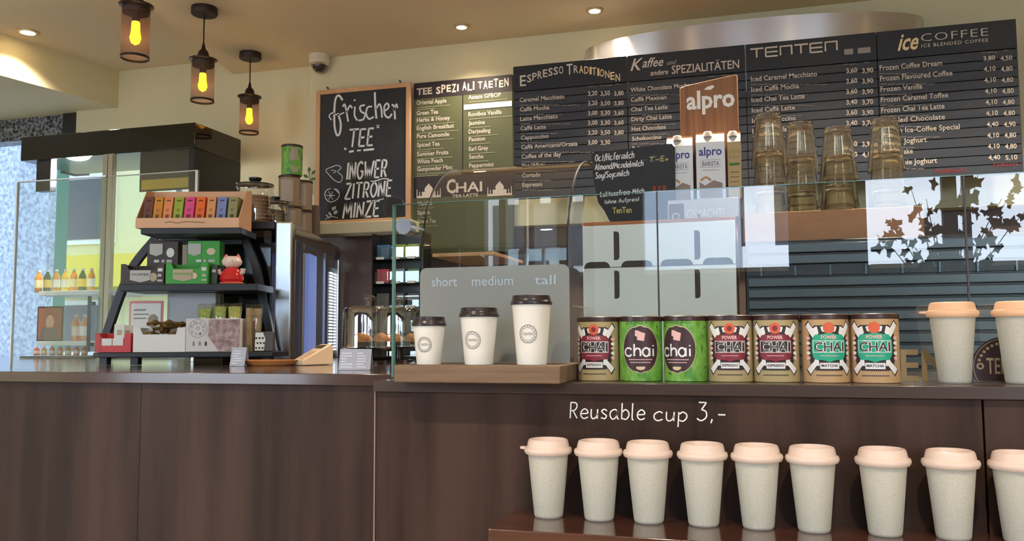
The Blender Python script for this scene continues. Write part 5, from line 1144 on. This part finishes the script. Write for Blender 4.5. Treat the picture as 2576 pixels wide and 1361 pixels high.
for k, (u0, u1, c, nm) in enumerate(tb):
    b_ = bb+.012; xa_ = V.P(u0, 520, b_).x; xe = V.P(u1, 520, b_).x; zz1 = zz(500, 495, b_+.03)
    t = Thing('tea_box', '%s tea box in the peach display box' % nm, 'tea box', ((xa_+xe)/2, b_, zb+.004), V, 'coloured tea boxes in the display box')
    H = zz1-zb-.004; mb = MB(); mb.prism([(b_, zb+.004), (b_+.11, zb+.004), (b_+.135, zb+.004+H*.97), (b_+.03, zb+.004+H)], xa_, xe, 'x'); t.part('box_body', mb, mat('teabox_'+c, c, .55), bevel=.001)
    mb = MB(); dy = .03; 
    def fr_(x, h): return (x, b_+dy*h/H-.0008, zb+.004+h)
    w = xe-xa_
    for a0, a1, h0, h1 in ((.3, .7, .30, .42), (.35, .62, .52, .545), (.3, .7, .58, .60), (.25, .75, .85, .90)): mb.add([fr_(xa_+w*a0, H*h0), fr_(xa_+w*a1, H*h0), fr_(xa_+w*a1, H*h1), fr_(xa_+w*a0, H*h1)], [(0, 1, 2, 3)])
    t.part('print', mb, mat('teaprint_'+c, '%02x%02x%02x' % tuple(int(int(c[i:i+2], 16)*.55) for i in (0, 2, 4)), .6), smooth=False)
# middle tier
m_dbox = mat('dark_brown_card', '40322e', .5); m_gbox = mat('bright_green_card', '3fa03a', .5); m_gl = mat('grey_label', 'b9bab0', .6); m_wl = mat('white_label', 'dfe2da', .6); m_beige = mat('beige_label', 'b7a98c', .6)
def pack(name, u0, u1, v0, v1, b, d, m, label, deco, zb_=None, cat='box', grp=None, open_=False):
    x0 = V.P(u0, v1, b).x; x1 = V.P(u1, v1, b).x; z1 = V.P((u0+u1)/2, v0, b).z; zb0 = zb_ if zb_ is not None else V.P((u0+u1)/2, v1, b).z
    t = Thing(name, label, cat, ((x0+x1)/2, b, zb0), V, grp); w, h = x1-x0, z1-zb0
    if not open_: t.part('box_body', MB().box(x0, x1, b, b+d, zb0, z1), m, bevel=.0015)
    else:
        lo = zb0+h*.72
        mb = MB(); mb.prism([(x0, zb0), (x1, zb0), (x1, z1), (x1-w*.15, z1), (x1-w*.18, lo), (x0+w*.18, lo), (x0+w*.12, z1), (x0, z1)], b, b+.003); t.part('box_front', mb, m)
        t.part('box_base', MB().box(x0, x1, b+.0035, b+d-.0035, zb0, zb0+.003), m); t.part('box_back', MB().box(x0, x1, b+d-.003, b+d, zb0, z1), m)
        for x in (x0, x1-.003): t.part('box_side', MB().box(x, x+.003, b+.0035, b+d-.0035, zb0+.0035, z1), m)
    if deco:
        mb = MB(); ms = []
        for q in deco:
            kind, mm = q[0], q[1]
            if mm not in ms: ms.append(mm)
            i = ms.index(mm); P_ = lambda fx, fz: (x0+w*fx, zb0+h*fz)
            if kind == 'r': a, c = P_(q[2], q[3]), P_(q[4], q[5]); mb.flat([(a[0], a[1]), (c[0], a[1]), (c[0], c[1]), (a[0], c[1])], b-.0012-.0003*len(q), i)
            if kind == 't': a, c = P_(q[3], q[4]), P_(q[5], q[6]); mb.text(q[2], a[0], a[1], c[0], c[1]-a[1], b-.0036, i, bold=.02)
            if kind == 'o': a = P_(q[2], q[3]); mb.flat([(a[0]+w*q[4]*math.cos(k*.5236), a[1]+h*q[5]*math.sin(k*.5236)) for k in range(12)], b-.003, i)
            if kind == 's': a = P_(q[2], q[3]); mb.flat([(a[0]-w*q[4], a[1]+h*q[5]), (a[0]+w*q[4], a[1]+h*q[5]), (a[0]+w*q[4], a[1]-h*q[5]*.6), (a[0], a[1]-h*q[5]), (a[0]-w*q[4], a[1]-h*q[5]*.6)], b-.003, i)
        t.part('printed_front', mb, ms, smooth=False)
    return t
zm = zs2+.001; bm = BR+.075
deco1 = [('s', m_gl, .46, .38, .24, .30), ('t', m_dbox, 'TOFFEE', .25, .42, .66, .52), ('o', m_beige, .76, .34, .09, .22), ('r', m_wl, .86, .62, .97, .78), ('r', m_gl, .86, .36, .95, .5), ('r', m_gl, .85, .12, .97, .22)]
pack('waffle_box', 303, 412, 664, 713, bm, .10, m_dbox, 'dark brown open waffle box, left front on the middle tier', deco1, zm, open_=True)
pack('waffle_box', 416, 522, 661, 713, bm, .10, m_gbox, 'bright green open waffle box, front centre of the middle tier', [('s', m_beige, .42, .40, .24, .28), ('t', m_gbox, 'PISTACHIO', .22, .42, .62, .52), ('o', m_cream2, .68, .38, .08, .15), ('r', m_wl, .86, .62, .97, .78), ('r', m_gl, .87, .34, .96, .46), ('r', m_gl, .86, .14, .98, .22)], zm, open_=True)
zu = zs2+.001
pack('waffle_carton', 368, 446, 607, 712, bm+.11, .05, m_dbox, 'dark brown waffle carton standing behind the dark open box', [('s', m_gl, .30, .80, .21, .14), ('o', m_wl, .76, .74, .13, .11), ('r', m_wl, .24, .52, .40, .58), ('r', m_gl, .48, .52, .58, .58), ('r', m_gl, .64, .52, .82, .58)], zu)
pack('waffle_carton', 470, 551, 606, 712, bm+.11, .05, m_gbox, 'green waffle carton standing behind the green open box', [('s', m_gl, .22, .80, .2, .14), ('o', m_cream2, .74, .76, .14, .08), ('r', m_wl, .28, .52, .44, .58), ('r', m_gl, .5, .52, .6, .58), ('r', m_gl, .66, .52, .86, .58)], zu)
pack('chocolate_box', 530, 546, 666, 713, bm+.02, .08, mat('dark_olive_card', '35422a', .5), 'narrow dark green box between green waffle box and cat figure', [('r', m_gl, .2, .6, .8, .75)], zm)
# waving cat figure
x, b = V.P(583, 700, bm+.05).x, bm+.05; k = b/FPX; c = (x, b, zm)
t = Thing('waving_cat', 'small waving cat figure with red body and pink ears on the middle tier', 'figurine', c, V)
t.part('round_base', MB().lathe([(0, 0), (30*k, 0), (31*k, .004), (28*k, .008), (0, .008)], c, 28), mat('coral_base', 'e07a5a', .3))
t.part('body', MB().lathe([(0, .008), (26*k, .008), (30*k, .02), (28*k, .04), (21*k, 30*k+.01), (14*k, 36*k+.01), (0, 37*k+.01)], c, 28), mat('shiny_red', 'd2222a', .12, coat=.6))
hz = 52*k+.008
hd_ = t.part('head', MB().lathe([(0, -15*k), (14*k, -14*k), (23*k, -7*k), (25*k, 0), (21*k, 9*k), (12*k, 14*k), (0, 15*k)], (x, b, zm+hz), 28), mat('pale_pink_head', 'f4dccf', .3))
for s_ in (-1, 1):
    t.part('ear', MB().lathe([(7*k, 0), (5*k, 6*k), (0, 12*k)], (x+s_*15*k, b, zm+hz+9*k), 12), mat('pink_ear', 'e08a90', .35), hd_)
    t.part('eye', MB().lathe([(0, -.002), (.003, 0), (0, .002)], (x+s_*8*k, b-23*k, zm+hz+1*k), 10), m_ink, hd_)
    t.part('paw', MB().tube([(x+s_*22*k, b-4*k, zm+24*k), (x+s_*30*k, b-8*k, zm+30*k), (x+s_*31*k, b-10*k, zm+38*k)], [4*k, 6*k, 7*k], 10), mat('pale_pink_head', 'f4dccf'))
t.part('nose', MB().lathe([(0, -.0015), (.002, 0), (0, .0015)], (x, b-24.5*k, zm+hz-4*k), 8), mat('pink_ear', 'e08a90'), hd_)
# bottom tier
zb1 = zs1+.001; bl = BR+.015
m_redc = mat('coral_red_card', 'cf4448', .5)
pack('sweet_box', 238, 328, 838, 885, bl, .10, m_redc, 'coral red open box of small white packets, left on the bottom tier', [('r', m_wl, .2, .35, .48, .72), ('r', m_wl, .5, .35, .8, .72)], zb1, open_=True)
for i, (u, v) in enumerate(((300, 824), (322, 826))):
    pack('white_packet', u-14, u+12, v-8, 870, bl+.02+.03*i, .006, m_wl, 'small white packet sticking up from the red box, %s one' % ('left', 'right')[i], [('r', m_beige, .3, .6, .7, .8)], zb1+.004, 'packet')
pack('sign_card', 322, 408, 757, 884, bl+.16, .004, mat('pink_card', 'd98a90', .5), 'printed card with pink border leaning behind the red box', [('r', m_wl, .06, .35, .94, .95), ('r', m_gl, .14, .80, .5, .84), ('r', m_gl, .14, .72, .6, .75), ('r', m_gl, .14, .64, .5, .67), ('o', m_beige, .72, .6, .16, .14)], zb1, 'card')
tt = pack('sweet_tray', 334, 465, 824, 883, bl, .14, m_whitem, 'white open tray of gold-wrapped sweets, centre of the bottom tier', None, zb1, 'tray', open_=True)
m_goldw = mat('gold_brown_wrap', '8a6c34', .3, .4, noise=.7, scale=(70, 70, 70), col2='4a3420')
rr = random.Random(5)
xa_, xe = V.P(340, 850, bl+.03).x, V.P(458, 850, bl+.03).x
for i in range(16):
    x = xa_+(xe-xa_)*rr.uniform(.25, .92); b = bl+.02+rr.uniform(0, .10); z = zb1+.015+rr.uniform(.03, .10); an = rr.uniform(0, 3.1); dx, dy = math.cos(an)*.028, math.sin(an)*.012
    mb = MB().tube([(x-dx*1.3, b-dy, z), (x-dx*.7, b-dy*.6, z+.004), (x, b, z+.006), (x+dx*.7, b+dy*.6, z+.004), (x+dx*1.3, b+dy, z)], [.008, .006, .013, .006, .008], 8)
    solo('wrapped_sweet', mb, m_goldw, 'gold-brown wrapped sweet in the white tray', 'sweet', (x, b, z), V, 'wrapped sweets in the white tray')
m_phot = mat('chocolate_photo', '6e4444', .5, noise=.9, scale=(38, 38, 38), col2='cbb2ac', detail=3); m_wbox = mat('white_box_card', 'd9d2cf', .5)
t = pack('chocolate_box', 466, 604, 801, 883, bl, .09, m_wbox, 'white box with round Choc o lait print and brown photo, right on the bottom tier', [('r', m_phot, .42, .50, .99, .97)], zb1)
x0 = V.P(466, 840, bl).x; x1 = V.P(604, 840, bl).x; w = x1-x0; h = V.P(535, 801, bl).z-zb1; mb = MB()
mb.flat([(x0+w*.40, zb1+h*.5), (x0+w*.99, zb1+h*.5), (x0+w*.99, zb1+h*.02), (x0+w*.62, zb1+h*.02)], bl-.0018, 1)
cx_, cz_ = x0+w*.23, zb1+h*.70; r_ = h*.27
mb.ribbon([(cx_+r_*math.cos(k*.2618), cz_+r_*math.sin(k*.2618)) for k in range(25)], .0018, bl-.002, 0)
for k, ch_ in enumerate('CHOC'): a = math.pi*(.9-.8*k/3); mb.text(ch_, cx_+r_*.68*math.cos(a)-.006, cz_+r_*.62*math.sin(a)-.005, cx_+r_*.68*math.cos(a)+.006, .012, bl-.002, 0, bold=.02)
mb.text('O', cx_-.008, cz_-.006, cx_+.008, .014, bl-.002, 0)
for k, ch_ in enumerate('LAIT'): a = math.pi*(1.2+.65*k/3); mb.text(ch_, cx_+r_*.68*math.cos(a)-.005, cz_+r_*.66*math.sin(a)-.005, cx_+r_*.68*math.cos(a)+.005, .011, bl-.002, 0, bold=.01)
for k in range(3): a = x0+w*(.16+.11*k); mb.flat([(a-.004, zb1+h*.18), (a+.004, zb1+h*.18), (a+.004, zb1+h*.27), (a, zb1+h*.33), (a-.004, zb1+h*.27)], bl-.002, 2 if k == 2 else 0)
t.part('printed_logo', mb, [mat('grey_ink', '8a8684', .6), m_phot, m_ink], smooth=False)
pack('grey_carton', 418, 540, 737, 884, bl+.18, .06, mat('pale_grey_card', 'a9acae', .5), 'plain pale grey carton at the back of the bottom tier', None, zb1)
# clear bags
m_bag = glass('clear_bag', (.86, .86, .80), 1.7); m_lime = mat('lime_sweets', '8fae3c', .3, noise=.6, scale=(50, 50, 50), col2='c6cf62', coat=.5)
def bag(u0, u1, v0, b, d, m, label, fill):
    x0, x1 = V.P(u0, 820, b).x, V.P(u1, 820, b).x; z1 = V.P((u0+u1)/2, v0, b).z; cx_ = (x0+x1)/2; w = (x1-x0)/2; H = z1-zb1
    t = Thing('sweet_bag', label, 'bag', (cx_, b, zb1), V, 'clear bags on the bottom tier')
    def sh(f, hh, n=10):
        v = []; fs = []
        for i in range(n+1):
            s_ = i/n; zz_ = zb1+hh*s_; th = d*f*(math.sin(math.pi*min(1, s_*.9+.05))**.6)
            for k in range(12): a = 2*math.pi*k/12; v.append((cx_+w*f*(1-.18*math.sin(s_*3))*math.cos(a)*(1+.05*math.sin(5*a+s_*6)), b+d/2+th/2*math.sin(a), zz_))
        for i in range(n):
            for k in range(12): fs.append((i*12+k, i*12+(k+1) % 12, (i+1)*12+(k+1) % 12, (i+1)*12+k))
        fs.append(tuple(range(12))[::-1]); return MB().add(v, fs)
    t.part('contents', sh(.88, H*fill), m); t.part('clear_wrap', sh(1, H), m_bag)
bag(490, 530, 764, bl+.100, .05, m_lime, 'clear bag of lime green sweets, left of the three behind the white box', .9); bag(527, 569, 762, bl+.112, .05, m_lime, 'clear bag of lime green sweets, middle of the three behind the white box', .93)
bag(566, 606, 762, bl+.100, .05, mat('yellow_sweets', 'b9b540', .3, noise=.6, scale=(50, 50, 50), col2='d8d070', coat=.5), 'clear bag of yellow-green sweets behind the white box', .93)
m_bis = mat('beige_biscuits', 'b49c78', .5, noise=.6, scale=(40, 40, 40), col2='8f7a5c', coat=.4)
bag(612, 632, 765, bl+.02, .05, m_bis, 'clear bag of beige biscuits beside the white box', .92); bag(628, 656, 764, bl+.08, .05, m_bis, 'tall clear bag of beige biscuits at the rack end', .9)
x0, x1 = V.P(640, 860, bl).x, V.P(688, 860, bl).x; z1 = V.P(660, 834, bl).z
t = Thing('cow_print_pouch', 'small pouch with black and white cow spots at the right rack end', 'pouch', ((x0+x1)/2, bl, zb1), V)
t.part('pouch', MB().box(x0, x1, bl, bl+.03, zb1, z1), mat('dark_grey_pouch', '4a4643', .4), bevel=.004); mb = MB(); xx = x0+(x1-x0)*.5
mb.flat([(x0+.002, zb1+.004), (xx, zb1+.004), (xx+.006, z1-.03), (xx-.004, z1-.004), (x0+.004, z1-.004)], bl-.001, 0)
for k in range(9): a = (x0+.008+(k % 3)*.013+(k//3 % 2)*.005, zb1+.014+(k//3)*.020); mb.flat([(a[0]+.0045*math.cos(j), a[1]+.005*math.sin(j)) for j in range(6)], bl-.0015, 1)
t.part('cow_spots', mb, [m_wl, m_ink], smooth=False)
# ================================================================ small things on the left counter
def zc(u, v): return V.Z(u, v, z0)
p = zc(780, 918)
t = Thing('card_terminal', 'cream wedge-shaped card terminal with small dark display', 'card terminal', (p.x, p.y, z0), V, rz=-.75)
mb = MB(); mb.prism([(-.055, 0), (.085, 0), (.085, .070), (.072, .082), (-.055, .020)], -.034, .034, 'x'); t.part('housing', mb, mat('cream_plastic', 'e6c9a6', .35), bevel=.004, local=True)
def tf(y_, o=.0012): s_ = (.082-.020)/(.072+.055); return .020+(y_+.055)*s_+o
mb = MB(); mb.add([(-.024, .035, tf(.035)), (.024, .035, tf(.035)), (.024, .060, tf(.060)), (-.024, .060, tf(.060))], [(0, 1, 2, 3)]); t.part('display', mb, mat('dark_display', '4a4038', .1), local=True, smooth=False)
mb = MB()
for i in range(3):
    for j in range(4): x, y = -.018+i*.014, -.045+j*.016; mb.add([(x, y, tf(y)), (x+.009, y, tf(y)), (x+.009, y+.008, tf(y+.008)), (x, y+.008, tf(y+.008))], [(0, 1, 2, 3)])
o = t.part('keypad', mb, mat('pale_keys', 'cfae8c', .5), local=True, smooth=False)
p = zc(680, 919); t = Thing('wooden_tray', 'oval orange-brown wooden tray beside the card terminal', 'tray', (p.x, p.y, z0), V)
t.part('tray', MB().lathe([(0, 0), (.088, 0), (.098, .006), (.112, .020), (.108, .021), (.094, .009), (0, .006)], (p.x, p.y, z0), 44, sy=.62), wood('amber_wood', 'b06a34', 'd28f55', (10, 3, 3), .3, coat=.4))
m_flyer = mat('pale_blue_flyer', 'aeb6c8', .4); m_flp = mat('white_flyer_print', 'e4e8f2', .5)
def stand_card(u0, u1, vt, vb_, label, n):
    p = zc(u0, vb_); q = V.P(u1, vb_, p.y); z1 = V.P((u0+u1)/2, vt, p.y+.02).z; H = z1-z0; w = q.x-p.x
    t = Thing('table_card', label, 'card', (p.x, p.y, z0), V)
    mb = MB(); mb.prism([(0, .0), (.003, 0), (.033, H), (.030, H)], 0, w, 'x'); t.part('front_leaf', mb, m_flyer, local=True)
    mb = MB(); mb.prism([(.0335, H-.0005), (.0365, H-.0005), (.065, 0), (.062, 0)], 0, w, 'x'); t.part('rear_leaf', mb, m_flyer, local=True)
    mb = MB(); rr = random.Random(n)
    for c_ in range(n):
        for k in range(6):
            h0 = H*(.12+.13*k); h1 = h0+H*.05; a = w*(c_+.12)/n; e = a+w/n*rr.uniform(.3, .75); mb.add([(a, .03*h0/H-.001, h0), (e, .03*h0/H-.001, h0), (e, .03*h1/H-.001, h1), (a, .03*h1/H-.001, h1)], [(0, 1, 2, 3)])
    t.part('print', mb, m_flp, local=True, smooth=False)
stand_card(577, 614, 874, 921, 'small pale blue table card left of the wooden tray', 1); stand_card(851, 931, 878, 931, 'double pale blue flyer card in front of the glass cake domes', 2)
p = zc(958, 905); t = Thing('dark_cloth_stand', 'small black oval tray lettered D below the cake domes', 'tray', (p.x, p.y, z0), V)
t.part('tray', MB().lathe([(0, 0), (.06, 0), (.075, .012), (.07, .014), (0, .006)], (p.x, p.y, z0), 32, sy=.7), m_blackg)
